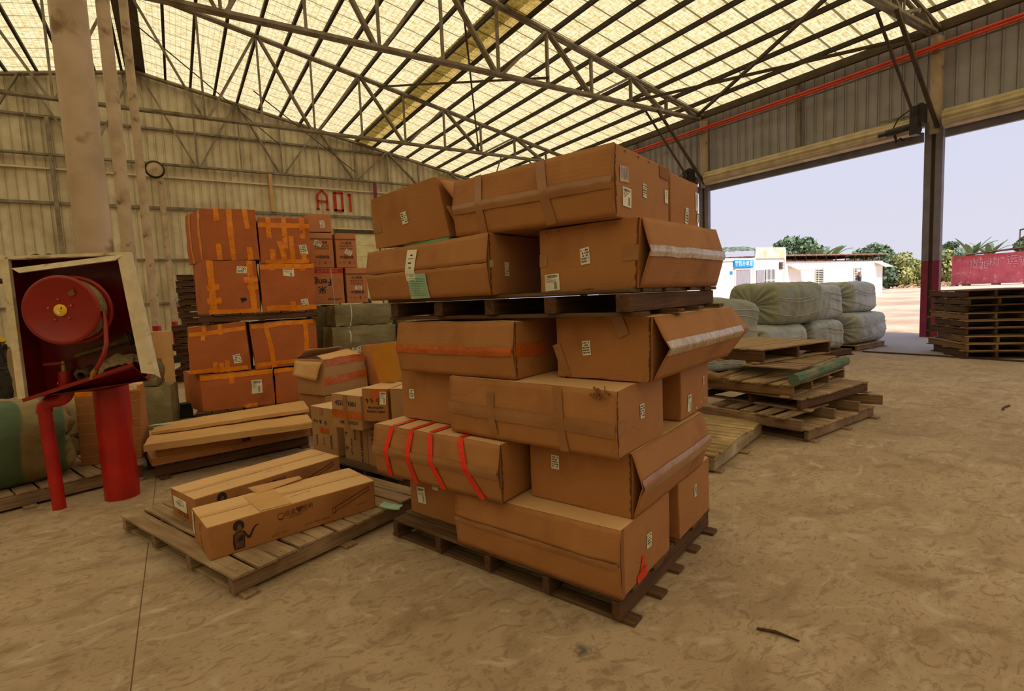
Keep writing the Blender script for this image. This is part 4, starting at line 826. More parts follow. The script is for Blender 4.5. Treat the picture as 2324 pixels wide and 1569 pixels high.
otape(o7, [('F', 0, 0.90, 1, 0.93), ('F', 0.42, 0.7, 0.42, 1.0), ('F', 0.55, 0.02, 0.75, 0.05)], 0.07); o7.sticker('F', 0.76, 0.55, 0.15, 0.20, 0, 1, name='address_label')
o8 = oc('rust coloured carton at the lower right of the orange taped stack', 0.98, 0.142, 0.60, 0.535)
otape(o8, [('F', 0.0, 0.95, 1.0, 0.95)], 0.06); otape(o8, [('F', 0.5, 0.75, 0.5, 1.0)], 0.05); o8.strip([('R', 0, 0.9, 1, 0.9)], 0.05, 'tape_white', 'loose_wrap')
o5 = oc('orange taped carton in the second tier from the floor, on the left, dented top', -0.12, 0.70, 0.79, 0.70, dl={(0, 0, 1): (0.02, 0.03, -0.02), (1, 0, 1): (-0.03, 0, 0.03), (0, 1, 1): (-0.05, 0, -.03)}, rot=-8)
otape(o5, [('F', 0.02, 0.84, 0.98, 0.86), ('F', 0.25, 0.7, 0.27, 1.0), ('F', 0.55, 0.78, 0.55, 1.0), ('F', 0.0, 0.07, 0.95, 0.06), ('F', 0.42, 0.0, 0.42, 0.22), ('F', 0.52, 0.0, 0.52, 0.2), ('F', 0.62, 0.0, 0.62, 0.24)], 0.06); o5.sticker('F', 0.78, 0.26, 0.10, 0.12, 8)
o6 = oc('orange taped carton in the second tier from the floor, on the right, leaning', 0.70, 0.695, 0.92, 0.72, dl={(0, 0, 0): (0.03, 0, 0.0), (0, 0, 1): (-0.01, 0, -0.03), (1, 0, 0): (0.0, 0, 0.03)}, rot=-8)
otape(o6, [('F', 0.02, 0.93, 0.98, 0.95), ('F', 0.30, 0.0, 0.24, 1.0), ('F', 0.82, 0.0, 0.84, 1.0), ('F', 0.02, 0.10, 0.98, 0.10)], 0.065)
pallet('dark pallet in the middle of the orange taped stack', (ORX + 0.06, ORY - 0.03, 1.42), -7, 1.62, 0.85, ns=3, nd=9, nb=3, mt='wood_dark', seed=12, h=0.125)
o3 = oc('orange taped carton with a torn hole, on the left above the stack pallet', 0.19, 1.552, 0.67, 0.77, dl={(0, 1, 0): (-0.22, 0, 0), (0, 1, 1): (-0.22, 0, 0)})
otape(o3, [('F', 0.10, 0.0, 0.10, 1.0), ('F', 0.88, 0.0, 0.86, 1.0), ('F', 0.0, 0.5, 0.24, 0.5), ('F', 0.0, 0.24, 0.26, 0.25), ('F', 0.72, 0.62, 1.0, 0.64), ('F', 0.78, 0.48, 1.0, 0.5), ('F', 0.0, 0.03, 1.0, 0.02)], 0.085); o3.sticker('F', 0.70, 0.82, 0.13, 0.10, -4)
o3.shape([[(0, 0), (0.07, 0.01), (0.09, -0.03), (0.02, -0.06)]], 'F', 0.62, 0.28, 1, 'ink', 'torn_hole')
o4 = oc('orange taped carton with two paper labels, on the right above the stack pallet', 0.895, 1.552, 0.76, 0.72)
otape(o4, [('F', 0.0, 0.93, 1.0, 0.95), ('F', 0.22, 0.86, 0.22, 1.0), ('F', 0.78, 0.84, 0.78, 1.0), ('F', 0.08, 0.08, 1.0, 0.06), ('F', 0.55, 0.0, 0.55, 0.2)], 0.075); o4.sticker('F', 0.52, 0.82, 0.16, 0.12, 0, 1, name='address_label'); o4.sticker('F', 0.78, 0.15, 0.10, 0.13, 6)
o1 = oc('tall orange taped carton at the top left of its stack', 0.24, 2.325, 0.66, 0.74, dl={(0, 1, 0): (-0.32, 0, 0), (0, 1, 1): (-0.32, 0, 0)})
otape(o1, [('F', 0.22, 0.76, 0.22, 1.0), ('F', 0.50, 0.0, 0.47, 1.0), ('F', 0.82, 0.62, 0.78, 1.0), ('F', 0.22, 0.0, 0.22, 0.32), ('F', 0.84, 0.0, 0.82, 0.26), ('L', 0.3, 0.0, 0.3, 1.0), ('L', 0.75, 0, 0.75, 1)], 0.07)
o2 = oc('orange taped carton at the top right of its stack, tape in crossing lines', 0.925, 2.275, 0.70, 0.68)
otape(o2, [('F', 0.0, 0.84, 1.0, 0.82), ('F', 0.20, 0.55, 0.20, 1.0), ('F', 0.50, 0.32, 0.50, 1.0), ('F', 0.86, 0.55, 0.86, 1.0), ('F', 0.38, 0.48, 0.47, 0.08), ('F', 0.62, 0.6, 0.63, 0.05), ('F', 0.24, 0.02, 0.24, 0.32), ('F', 0.86, 0.02, 0.86, 0.22), ('F', 0.1, 0.03, 0.95, 0.04)], 0.07); o2.sticker('F', 0.86, 0.30, 0.11, 0.15, 8)

# ------------------------------------------------------------------ printed drink-shop cartons and wrapped bundles behind
def wrap(label, loc, rz, L, W, H, mt='tarp_dark', bulge=0.03, ns=0.03, lab=False, name='wrapped_bundle'):
    c = Carton(label, loc, rz, L, W, H, mt=mt, name=name, cat='bundle', bulge=bulge, ns=ns)
    c.strip([('F', 0.25, 0, 0.27, 1.0)], 0.02, 'string', 'wrap_cord'); 
    if lab: c.sticker('F', 0.36, 0.0, 0.15, 0.18, 12)
    return c
w3 = wrap('dark wrapped bundle behind the right edge of the orange taped stack', (2.0, 9.62, 0), -2, 1.1, 0.6, 1.60)
wrap('lower wide olive wrapped bundle behind the open topped carton', (2.12, 8.85, 0.80), 1, 1.10, 0.60, 0.44, lab=True)
wrap('upper wide olive wrapped bundle under the printed cartons', (2.22, 8.95, 1.25), 1, 1.0, 0.55, 0.35)
wrap('bottom olive wrapped bundle, mostly hidden behind the open topped carton', (2.05, 8.85, 0), 1, 1.15, 0.60, 0.79)
wrap('olive wrapped bundle right of the wide ones, beside the yellow carton', (3.34, 8.7, 0.75), 3, 0.6, 0.6, 0.66)
wrap('small olive wrapped bundle peeking over the one beside the yellow carton', (3.33, 8.9, 1.43), 3, 0.5, 0.5, 0.2)
wrap('floor standing olive bundle hidden behind the yellow carton', (3.34, 8.7, 0), 3, 0.65, 0.6, 0.74)
def kc(label, x, y, z, L, W, H, big=False, **kw):
    c = Carton(label, (x, y, z), -4, L, W, H, mt='card_pink', bulge=0.004, ns=0.004, **kw)
    return c
k1 = kc('wide printed carton with a red band along its top edge and a white strap', 2.03, 9.55, 1.64, 0.52, 0.5, 0.62)
k1.patch('red_band', 'F', 0, 1, 0.86, 0.99, 'ink_red', 0.002); k1.text('品質保證精品', 'F', 0.5, 0.92, 0.06, 'card_pink'); k1.text('Feng', 'F', 0.33, 0.62, 0.16, 'ink', 180); k1.text('米', 'F', 0.30, 0.42, 0.15, 'ink', 180); k1.text('PRODUCT', 'F', 0.68, 0.12, 0.05, 'ink'); k1.strip([('F', 0.66, 0, 0.60, 1)], 0.012, 'string', 'white_strap')
def kprint(c):
    c.text('▬▬▬▬', 'F', 0.5, 0.84, 0.09, 'ink_dim'); c.text('小心轻放', 'F', 0.5, 0.72, 0.05, 'ink'); c.text('数量规格日期', 'F', 0.5, 0.63, 0.04, 'ink_dim'); c.text('毛重净重体积', 'F', 0.5, 0.55, 0.04, 'ink_dim'); c.text('中国制造', 'F', 0.5, 0.30, 0.06, 'ink'); c.text('↑ ☂ ♦ ↑', 'F', 0.5, 0.14, 0.06, 'ink_dim')
k2 = kc('narrow printed carton right of the red banded one', 2.59, 9.5, 1.64, 0.37, 0.4, 0.62); kprint(k2); k2.sticker('F', 0.55, 0.42, 0.12, 0.08, -5)
k3 = kc('narrow printed carton standing on the red banded one, nearer the orange stack', 2.03, 9.55, 2.27, 0.38, 0.4, 0.60); kprint(k3); k3.sticker('F', 0.35, 0.70, 0.13, 0.09, -20)
k4 = kc('narrow printed carton on the right above the others, its label tilted', 2.46, 9.55, 2.27, 0.36, 0.4, 0.60); kprint(k4); k4.sticker('F', 0.6, 0.45, 0.12, 0.09, -28)
k5 = kc('crumpled small carton topmost on the printed cartons', 2.01, 9.55, 2.885, 0.40, 0.4, 0.30); k5.sticker('F', 0.62, 0.45, 0.08, 0.12, 8)

# ------------------------------------------------------------------ carton heap left of the big pile
t = pallet('dark pallet under the heap of printed export cartons behind the lamp cartons', (1.47, 4.10, 0), OR, 1.1, 1.56, ns=4, nd=8, nb=3, mt='wood_dark', seed=14, h=0.138)
def hc(label, ax, ay, z, W, H, L=0.42, rz=19.0, **kw): return Carton(label, (ax, ay, z), rz, L, W, H, **dict(dict(ns=0.004, bulge=0.006, mt='card_grey'), **kw))
c6 = hc('tall export carton at the left end of the heap, carrying handling marks', 1.20, 5.09, 0.14, 0.44, 0.47)
for i, ch in enumerate(('↑↑', '▼', '☂')): c6.text(ch, 'L', 0.18 + i * 0.22, 0.68, 0.05, 'ink')
c6.patch('orange_label', 'L', 0.36, 0.72, 0.46, 0.58, 'tape_rust', 0.002); c6.text('MADE', 'L', 0.2, 0.28, 0.04, 'ink', 90); c6.text('CHINA', 'L', 0.78, 0.30, 0.045, 'ink', 90); c6.text('NO.', 'L', 0.5, 0.30, 0.05, 'ink_dim', 90); c6.strip([('L', 0.45, 0.85, 0.45, 1)], 0.05, 'tape_clear')
c7 = hc('export carton low in the heap with sideways black lettering', 1.37, 4.70, 0.14, 0.36, 0.335)
c7.text('M-A3 648285440B', 'L', 0.78, 0.5, 0.042, 'ink', 90); c7.text('STYLE', 'L', 0.52, 0.75, 0.035, 'ink', 90); c7.text('QTY 24PCS', 'L', 0.36, 0.4, 0.032, 'ink', 90); c7.text('↑', 'L', 0.13, 0.75, 0.06, 'ink', 90); c7.text('☂', 'L', 0.13, 0.35, 0.06, 'ink', 90)
c8 = hc('export carton low in the heap, half hidden by the red taped carton', 1.50, 4.31, 0.14, 0.40, 0.445)
c8.text('NO. 275178100', 'L', 0.42, 0.78, 0.035, 'ink'); c8.text('STR', 'L', 0.22, 0.64, 0.035, 'ink'); c8.text('STR', 'L', 0.22, 0.54, 0.035, 'ink'); c8.text('STA', 'L', 0.22, 0.44, 0.035, 'ink'); c8.text('108.1', 'L', 0.62, 0.30, 0.04, 'ink'); c8.text('↑↑', 'L', 0.45, 0.12, 0.06, 'ink')
c4 = hc('scribbled carton with an orange tape band, upper left of the heap', 1.27, 4.47, 0.515, 0.39, 0.30, L=0.72, rz=24, mt='card_grey', dl={(0, 0, 0): (0, 0, 0)})
c4.strip([('L', 0, 0.42, 1, 0.42)], 0.07, 'tape_rust', 'orange_tape_band'); c4.strip([('L', 0.5, 0, 0.47, 1)], 0.05, 'tape_clear'); c4.text('45279/1001', 'L', 0.5, 0.74, 0.06, 'ink', 0, 'handwriting'); c4.text('1AKKASTOY', 'L', 0.55, 0.18, 0.045, 'ink', 0, 'handwriting')
c5 = Carton('export carton reading MADE IN CHINA, a white label over its marks', (1.452, 4.295, 0.596), 41, 0.32, 0.25, 0.285, mt='card', ns=0.004, bulge=0.004)
c5.text('47X34.7X28.7CM', 'L', 0.52, 0.42, 0.026, 'ink', sx=0.8); c5.text('MADE IN CHINA', 'L', 0.52, 0.30, 0.028, 'ink', sx=0.85); c5.text('↑↑ ☂', 'L', 0.45, 0.62, 0.055, 'ink'); c5.patch('orange_tape_patch', 'L', 0.35, 0.95, 0.62, 1.0, 'tape_rust', 0.002); c5.sticker('L', 0.82, 0.72, 0.06, 0.11, -3, 1, name='address_label')
c5b = Carton('greyish carton squeezed between the MADE IN CHINA one and the big pile', (1.60, 4.13, 0.596), 41, 0.28, 0.20, 0.285, mt='card_grey', ns=0.004, bulge=0.004)
c2 = Carton('yellow taped carton tilted against the left side of the big pile', (1.60, 4.55, 0.885), 30, 0.27, 0.17, 0.35, mt='card_yellow', ns=0.006, bulge=0.006, dl={(0, 1, 1): (-0.05, 0.05, -0.02), (0, 0, 1): (0, 0, 0.02)})
c1b = Carton('carton under the open topped one, mostly hidden by the heap', (1.42, 6.48, 0.0), 22, 0.64, 0.55, 0.52, mt='card')
c1 = Carton('open topped carton with orange tape and loose flaps, behind the heap', (1.40, 6.46, 0.53), 22, 0.62, 0.50, 0.40, mt='card_grey', ns=0.012, bulge=0.02, open_top=True, dl={(0, 0, 1): (0.04, 0, 0), (1, 0, 1): (-0.04, 0, 0)})
c1.t.scale = (1.08, 1.08, 1.08)
c1.strip([('F', 0.0, 0.40, 1.0, 0.46)], 0.09, 'tape_rust', 'orange_tape_band'); c1.strip([('F', 0.02, 0.92, 0.98, 0.96)], 0.08, 'tape_rust', 'orange_tape_band')
for nm, q in (('open_flap', ((0.04, 0.0, 0.40), (0.58, 0.0, 0.40), (0.52, 0.2, 0.47), (0.08, 0.2, 0.44))), ('open_flap', ((0.0, 0.0, 0.38), (0.0, 0.5, 0.38), (-0.07, 0.46, 0.22), (-0.06, 0.04, 0.18))), ('open_flap', ((0.62, 0.5, 0.4), (0.02, 0.5, 0.4), (0.05, 0.36, 0.50), (0.55, 0.36, 0.50)))):
    mb = MB(); a, b_, c_, d_ = [Vector(v) for v in q]; mb.grid(lambda u, v: (a.lerp(b_, u)).lerp(d_.lerp(c_, u), v) + 0.01 * nz((u * 2, v * 2, 0), 1, 3), 8, 5); o = mb.build(nm, 'card_pale', c1.t); so = o.modifiers.new('s', 'SOLIDIFY'); so.thickness = 0.005
c3 = Carton('rose coloured carton with a dented open top left of the yellow one', (2.12, 6.5, 0.55), 16, 0.55, 0.4, 0.52, mt='card_pink', ns=0.012, bulge=0.02, open_top=True)
c3.strip([('F', 0.30, 0.6, 0.28, 1)], 0.08, 'tape_rust')
mb = MB(); mb.grid(lambda u, v: (0.18 + 0.35 * u, 0.0 - 0.02 * v, 0.52 - 0.10 * v + 0.02 * u), 6, 4); o = mb.build('open_flap', 'card_pale', c3.t); so = o.modifiers.new('s', 'SOLIDIFY'); so.thickness = 0.005
c3b = Carton('carton on the floor under the rose coloured one', (2.12, 6.5, 0), 16, 0.56, 0.45, 0.545, mt='card')

# ------------------------------------------------------------------ pallets right of the pile
SX, SY = 5.33, 2.84
def sp(dx, dy): return (SX + dx, SY + dy)
pallet('bottom pallet of the old pallet stack right of the pile', (SX, SY - 0.02, 0), 3, 1.62, 1.3, ns=3, nd=10, nb=3, mt='wood_old', seed=21, h=0.135)
t = thing('wooden_pallet', 'broken pallet second from the floor in the right stack, beams sticking out', 'pallet', (5.12, 2.86, 0.137))
rnd = random.Random(8)
for (x, y, ln, a) in ((0.10, -0.03, 1.2, 95), (0.84, 0.02, 1.1, 95), (1.38, 0.02, 1.2, 97), (1.95, 0.02, 1.25, 118)):
    mb = MB(); mb.box(0, ln, -0.028, 0.028, 0, 0.112); o = bev(mb.build('stringer', 'wood_old', t), 0.004); o.location = (x, y, 0.001); o.rotation_euler = (0, 0, R(a))
for k in range(5):
    mb = MB(); mb.box(0, 1.0 - 0.09 * k * 0, 0, 0.13, 0, 0.018); o = bev(mb.build('deck_board', 'wood_old', t), 0.003); o.location = (-0.02 + k * 0.03, 0.10 + k * 0.20, 0.1135); o.rotation_euler = (0, 0, R(3 + k))
pallet('pallet third from the floor in the right stack, boards showing at its right end', (5.50, 2.99, 0.27), 1.0, 1.55, 1.2, ns=3, nd=12, nb=2, mt='wood_dark', seed=23, h=0.135, deck_mt='wood_oldy')
t = thing('wooden_pallet', 'reddish pallet in the middle of the right stack below the green beam', 'pallet', (5.47 + 1.62 * cos(R(8)), 3.08 + 1.62 * sin(R(8)), 0.407), R(98))
pallet_parts(t, 1.05, 1.62, ns=4, nd=8, nb=2, mt='wood_warm', seed=24, h=0.135)
t = thing('wooden_pallet', 'broken pallet with a green painted beam and a splintered log end', 'pallet', (5.45, 3.06, 0.545))
mb = MB(); n = 14; pts = [(1.78 * k / n, 0.36 * k / n * 0.9 + rnd.uniform(-.006, .006), 0.062 + rnd.uniform(-.006, .006)) for k in range(n + 1)]
mb.tube(pts, [0.062 + rnd.uniform(-.006, .006) for _ in pts], 8); bev(mb.build('green_beam', 'wood_green', t), 0.004)['label'] = 'green painted beam'
mb = MB(); pts = [(-0.33 + 0.05 * k, 0.62 + 0.22 * k, 0.06) for k in range(4)]; mb.tube(pts, [0.045, 0.055, 0.05, 0.055], 9)
for k in range(12): mb.beam((-0.33 + rnd.uniform(-.03, .03), 0.62, 0.06 + rnd.uniform(-.03, .03)), (-0.34 + rnd.uniform(-.04, .04), 0.55, 0.06 + rnd.uniform(-.04, .04)), 0.012)
mb.build('splintered_beam', 'wood_warm', t)
for k in range(9):
    mb = MB(); mb.box(0, 0.105, 0.0, 1.0 - (0.35 if k < 3 else 0), 0, 0.018); o = bev(mb.build('deck_board', 'wood_oldy', t), 0.003); o.location = (0.30 + k * 0.15, 0.10 + k * 0.028, 0.128); o.rotation_euler = (0, R(rnd.uniform(-2, 2)), R(8 + rnd.uniform(-3, 3)))
for k in range(3):
    mb = MB(); mb.box(0, 0.9, 0, 0.10, 0, 0.018); o = bev(mb.build('deck_board', 'wood_old', t), 0.003); o.location = (-0.15, 0.25 + k * 0.3, 0.003); o.rotation_euler = (0, 0, R(4 + k * 4))
t = thing('wooden_pallet', 'topmost pallet of the right stack, pale sunlit boards', 'pallet', (5.78 + 1.46 * cos(R(-2.3)), 3.62 + 1.46 * sin(R(-2.3)), 0.698), R(87.7))
pallet_parts(t, 1.15, 1.46, ns=3, nd=11, nb=3, mt='wood_dark', seed=26, h=0.172, deck_mt='wood_warmy', sw=0.05)
pallet('low worn pallet flat on the floor just right of the big pile, bleached boards', (3.84, 2.83, 0), 17.5, 1.50, 1.4, ns=3, nd=13, nb=3, mt='wood_grey', seed=27, h=0.165, deck_mt='wood_greyy', sw=0.085)

# pallet stack at the right door
RLAB = ['bottom pallet of the tall stack at the right edge of the photo', 'second pallet up in the tall stack at the right edge, boards jutting left', 'third pallet up in the tall stack at the right edge', 'fourth pallet up in the tall stack at the right edge', 'fifth pallet up in the tall stack at the right edge', 'sixth pallet up in the tall stack at the right edge, yellowish boards', 'seventh pallet up in the tall stack at the right edge', 'second pallet from the top of the right edge stack, jutting furthest left', 'topmost pallet of the tall stack at the right edge']
rnd = random.Random(31)
z = 0
protoR = None
for k in range(9):
    h = 0.152; off = [0, -0.05, 0.0, 0.1, 0.15, 0.18, 0.2, -0.05, 0.25][k]; ang = 38 + [0, 2, -3, 3, -1, 2, 0, -2, 3][k]
    ex = [0, .15, .05, 0, 0, 0, 0, .25, 0][k]
    ax, ay = 13.26 + off * 0.6, 3.96 + off * 0.3
    base = (ax + 1.5 * cos(R(ang - 90)), ay + 1.5 * sin(R(ang - 90)), k * h)
    mtl = ['wood_dark', 'wood_warm', 'wood_warm', 'wood_dark', 'wood_dark', 'wood_warm', 'wood_dark', 'wood_dark', 'wood_old'][k]
    t = thing('wooden_pallet', RLAB[k], 'pallet', base, R(ang)); pallet_parts(t, 1.55 + ex, 1.5, ns=4, nd=9, nb=3, mt=mtl if mtl != 'wood_old' else 'wood_dark', deck_mt='wood_warmy' if k in (1, 2, 4, 5) else 'wood_darky', seed=40 + k, h=0.150)
# dark pallet stack by the far wall
proto = None; DL = 17
ORD = ['topmost pallet'] + [w + ' pallet from the top' for w in 'second third fourth fifth sixth seventh eighth ninth tenth eleventh twelfth thirteenth fourteenth fifteenth sixteenth'.split()] + ['bottom pallet']
for k in range(DL):
    wob = rnd.uniform(-4, 4) if k < 9 else rnd.uniform(-1.5, 1.5); ox_ = rnd.uniform(-0.12, 0.08) if k < 9 else 0.10 + rnd.uniform(-.03, .03)
    if proto is None: proto = t = pallet('x', (0, 0, 0), 0, 1.2, 1.3, ns=3, nd=7, nb=3, mt='wood_dark', seed=50, h=0.143)
    else: t = copy_tree(proto)
    t.location = (-0.05 + ox_, 14.3 + rnd.uniform(-.05, .05), k * 0.145); t.rotation_euler = (0, 0, R(-8 + wob))
    tag(t, ORD[DL - 1 - k] + ' of the tall dark pallet stack left of the orange cartons', 'pallet', 'dark pallets in the far stack')
# batten on the floor, small stick
mb = MB(); pts = [(0.0, 0.0), (0.05, -1.4), (-0.02, -2.9), (0.1, -4.6)]
for a, b in zip(pts, pts[1:]): mb.beam((a[0], a[1], 0.015), (b[0], b[1], 0.015), 0.07, 0.03)
o = mb.build('timber_batten', 'wood_dark'); o.location = (13.42, 5.9, 0); o.rotation_euler = (0, 0, R(-2)); tag(o, 'long thin dark batten lying on the floor in front of the right door', 'batten')
mb = MB(); mb.tube([(0, 0, 0.008), (0.06, -0.05, 0.012), (0.12, -0.13, 0.008)], [0.006, 0.008, 0.004], 6); o = mb.build('wood_stick', 'wood_dark'); o.location = (2.17, 1.385, 0); o.rotation_euler = (0, 0, R(-20)); tag(o, 'short brown stick on the bare floor in the right foreground', 'stick')
mb = MB(); mb.tube([(0, 0, 0.01), (0.15, 0.03, 0.012), (0.32, 0.02, 0.01)], 0.012, 6); o = mb.build('wood_stick', 'wood_dark'); o.location = (8.3, 2.1, 0); tag(o, 'thin dark sliver of wood on the floor between the pallet stacks', 'stick')

# ------------------------------------------------------------------ bales
def bale(label, x0, x1, y0, y1, z0, z1, mt='tarp', rz=0, tilt=0, seed=1, knot=True, cords=True, e=4.6, name='wrapped_bale', flat=0.0, roll=0, uneven=0.03):
    L, Wd, H = x1 - x0, y1 - y0, z1 - z0
    t = thing(name, label, 'bale', ((x0 + x1) / 2, (y0 + y1) / 2, z0), R(rz)); t.rotation_euler = (R(roll), R(tilt), R(rz))
    def S_(u, v, off=0.0):
        # u along the axis -1..1, v angle
        a = 2 * pi * v; ca, sa = cos(a), sin(a)
        r = (abs(ca) ** e + abs(sa) ** e) ** (-1 / e)
        au = abs(u); k = (1 - au ** 16) ** (1 / 2.6) if au < 1 else 0.0
        k = max(k, 0.0)
        pinch = 1.0
        pleat = 0
        ax = L / 2 * u
        if knot and k < 0.95: ax = L / 2 * (1 if u > 0 else -1) * (au - 0.05 * (1 - k)) + (1 if u > 0 else -1) * (0.030 * sin(a * 11 + seed + 2 * sin(a * 3)) + 0.02 * sin(a * 19 + seed)) * min(1, (0.95 - k) * 4) * (0.25 + 0.75 * k)
        y = Wd / 2 * r * ca * k * (1 + pleat + off); z_ = H / 2 * r * sa * k * (1 + pleat + off)
        p = Vector((ax, y, z_))
        wr = 0.02 * noise.noise(Vector((u * 3 * L + seed, ca * 1.5, sa * 1.5))) + 0.020 * (0.5 - abs(noise.noise(Vector((u * 4 * L, ca * 2.5 + seed, sa * 2.5))))) + 0.011 * noise.noise(Vector((u * 9 * L, ca * 5 + seed, sa * 5))) + 0.006 * sin(u * L * 14 + 3 * noise.noise(Vector((ca * 3, sa * 3, seed))))
        p += Vector((0, ca, sa)) * wr * min(1, k * 1.2) + uneven * nz((u * 1.2, ca, sa), 0.9, seed)
        if off: p += Vector((0, ca, sa)) * 0.004
        zz = p.z + H / 2
        return Vector((p.x, p.y, max(zz, 0.0)))
    us = [-1, -0.9999, -0.9992, -0.998, -0.995, -0.99, -0.98, -0.965, -0.94, -0.9, -0.86] + [-0.8 + 1.6 * i / 22 for i in range(23)] + [0.86, 0.9, 0.94, 0.965, 0.98, 0.99, 0.995, 0.998, 0.9992, 0.9999, 1]
    nv = 88; mb = MB(); vs = [S_(u, j / nv) for u in us for j in range(nv)]; fs = []
    for i in range(len(us) - 1):
        for j in range(nv): fs.append((i * nv + j, i * nv + (j + 1) % nv, (i + 1) * nv + (j + 1) % nv, (i + 1) * nv + j))
    mb.add(vs, fs, 0, True); mb.build('cover', mt, t, weld=1e-3)
    if cords:
        for c0 in (0.03, 0.47, 0.15) if cords is True else cords:
            mb = MB(); mb.tube([S_(u, c0 + 0.02 * sin(u * 3 + seed), 0.006) for u in [-0.97 + 1.94 * i / 30 for i in range(31)]], 0.006, 5); mb.build('cord', 'string', t)
        # cords towards the viewer's side (y minimum)
        for c0 in (0.56, 0.44):
            mb = MB(); mb.tube([S_(u, c0 + 0.025 * sin(u * 2 + seed), 0.012) for u in [-0.97 + 1.94 * i / 30 for i in range(31)]], 0.006, 5); mb.build('cord', 'string', t)
        mb = MB(); mb.tube([S_(u, 0.75, 0.012) for u in [-0.95, -0.6, -.2, .2, .6, .95]], 0.006, 5); mb.build('cord', 'string', t)
    if knot:
        for sg in (-1, 1):
            c = S_(sg * 1.0, 0.0); mb = MB(); mb.tube([c + Vector((-sg * 0.02, 0, 0)), c + Vector((sg * 0.05, 0, 0.005)), c + Vector((sg * 0.10, 0.015, -0.02))], [0.03, 0.018, 0.035], 8); mb.build('tied_end', mt, t)
    return t
bale('big green grey bale on top with a tied knot facing left, beside the pile', 10.0, 11.86, 5.95, 7.1, 0.80, 1.68, seed=2, mt='tarp')
bale('green grey bale on top right behind the knotted one', 11.9, 13.4, 6.3, 7.25, 0.75, 1.60, seed=5, mt='tarp_l')
bale('green grey bale standing uppermost nearest the red footed door post', 13.75, 15.3, 6.35, 7.4, 0.86, 1.64, seed=7, mt='tarp_l', rz=4)
bale('lowest green grey bale nearest the door, on its own pallet', 13.45, 15.3, 6.1, 7.1, 0.135, 0.88, seed=9, mt='tarp_l', rz=3)
bale('low bale under the two middle top bales', 11.45, 12.85, 6.0, 7.0, 0.135, 0.80, seed=12, mt='tarp_l')
bale('low bale squeezed under the big knotted bale', 9.55, 11.15, 5.9, 6.9, 0.135, 0.82, seed=14, mt='tarp_l')
bale('slanting olive bale at the left of the bale row, close to the pile', 6.75, 8.95, 5.6, 6.75, 0.60, 1.47, seed=16, mt='tarp', tilt=6, rz=-2)
bale('hidden low bale carrying the slanting olive bale', 7.0, 8.8, 5.75, 6.65, 0.135, 0.55, seed=18, mt='tarp', knot=False)
bale('further bale just showing behind the slanting olive one', 8.8, 10.1, 8.0, 9.0, 0.9, 1.62, seed=19, mt='tarp', knot=False, cords=False)
bale('low bale of the back row behind the slanting olive one', 8.7, 10.1, 8.0, 9.0, 0.0, 0.9, seed=20, mt='tarp', knot=False, cords=False)
for i, (x, y, lb) in enumerate(((13.5, 6.05, 'pallet under the lowest bale nearest the door'), (11.4, 5.85, 'pallet under the low middle bale, its edge showing past the pallet stack'), (9.3, 5.85, 'pallet under the low bale below the knotted one'), (6.9, 5.6, 'pallet at the left under the slanting bale'))):
    pallet(lb, (x, y, 0), 1, 1.5, 1.2, ns=3, nd=8, nb=3, mt='wood_warm' if i == 0 else 'wood_dark', seed=60 + i, h=0.133)

# ------------------------------------------------------------------ left: bales, carton, pallet
pallet('long low pallet at the left edge under the striped bale', (-2.00, 5.62, 0), 19.5, 1.72, 1.0, ns=3, nd=11, nb=3, mt='wood_old', seed=70, h=0.15, sw=0.06)
def striped_mat():
    m = mat('striped_tarp', S(140, 122, 84), S(116, 98, 64), scale=4, rough=0.6, bump=0.8, bscale=8)
    n = m.node_tree.nodes; l = m.node_tree.links; b = n['Principled BSDF']; t = [x for x in n if x.type == 'TEX_COORD'][0]
    prev = b.inputs['Base Color'].links[0].from_socket
    wv = n.new('ShaderNodeTexWave'); wv.bands_direction = 'X'; wv.inputs['Scale'].default_value = 1.05; wv.inputs['Distortion'].default_value = 3.0; wv.inputs['Detail'].default_value = 2; wv.inputs['Phase Offset'].default_value = 2.4
    l.new(t.outputs['Object'], wv.inputs['Vector']); r = n.new('ShaderNodeValToRGB'); r.color_ramp.interpolation = 'LINEAR'; r.color_ramp.elements[0].position = 0.40; r.color_ramp.elements[1].position = 0.60; l.new(wv.outputs['Fac'], r.inputs[0])
    mx = n.new('ShaderNodeMix'); mx.data_type = 'RGBA'; l.new(r.outputs[0], mx.inputs[0]); l.new(prev, mx.inputs[6]); mx.inputs[7].default_value = S(74, 92, 66); l.new(mx.outputs[2], b.inputs['Base Color'])
    return m
M['striped'] = striped_mat()
gb = bale('large bale in green and tan striped sheeting at the left edge, white patch on top', -2.45, -0.92, 5.82, 6.68, 0.152, 0.86, seed=22, mt='striped', cords=False, rz=16, e=2.6, uneven=0.06)
mb = MB(); mb.grid(lambda u, v: (-0.16 + 0.42 * u - 0.03 * v, -0.455 + 0.30 * v ** 0.8, 0.52 + 0.21 * v ** 0.6 + 0.012 * noise.noise(Vector((u * 6, v * 6, 0)))), 10, 8); o = mb.build('white_patch', 'paper', gb); o['label'] = 'white paper patch'; so = o.modifiers.new('s', 'SOLIDIFY'); so.thickness = 0.003
bale('wrinkled tan wrapped bale behind the striped one, left of the upright carton', -1.85, -0.80, 7.15, 7.85, 0.0, 0.76, seed=25, mt='burlap', cords=False, knot=False)
lc = Carton('upright brown carton with orange tape behind the thick red column foot', (-0.89, 6.46, 0.152), -7, 0.50, 0.36, 0.74, mt='card', ns=0.008, bulge=0.01, dl={(1, 0, 0): (-.02, 0, 0), (1, 0, 1): (0.03, 0, 0)})
for v in (0.12, 0.28, 0.42, 0.56, 0.68, 0.8, 0.9): lc.patch('crease_tape', 'F', 0, 1, v, v + 0.008, 'card_pale', 0.002, 12, 1)
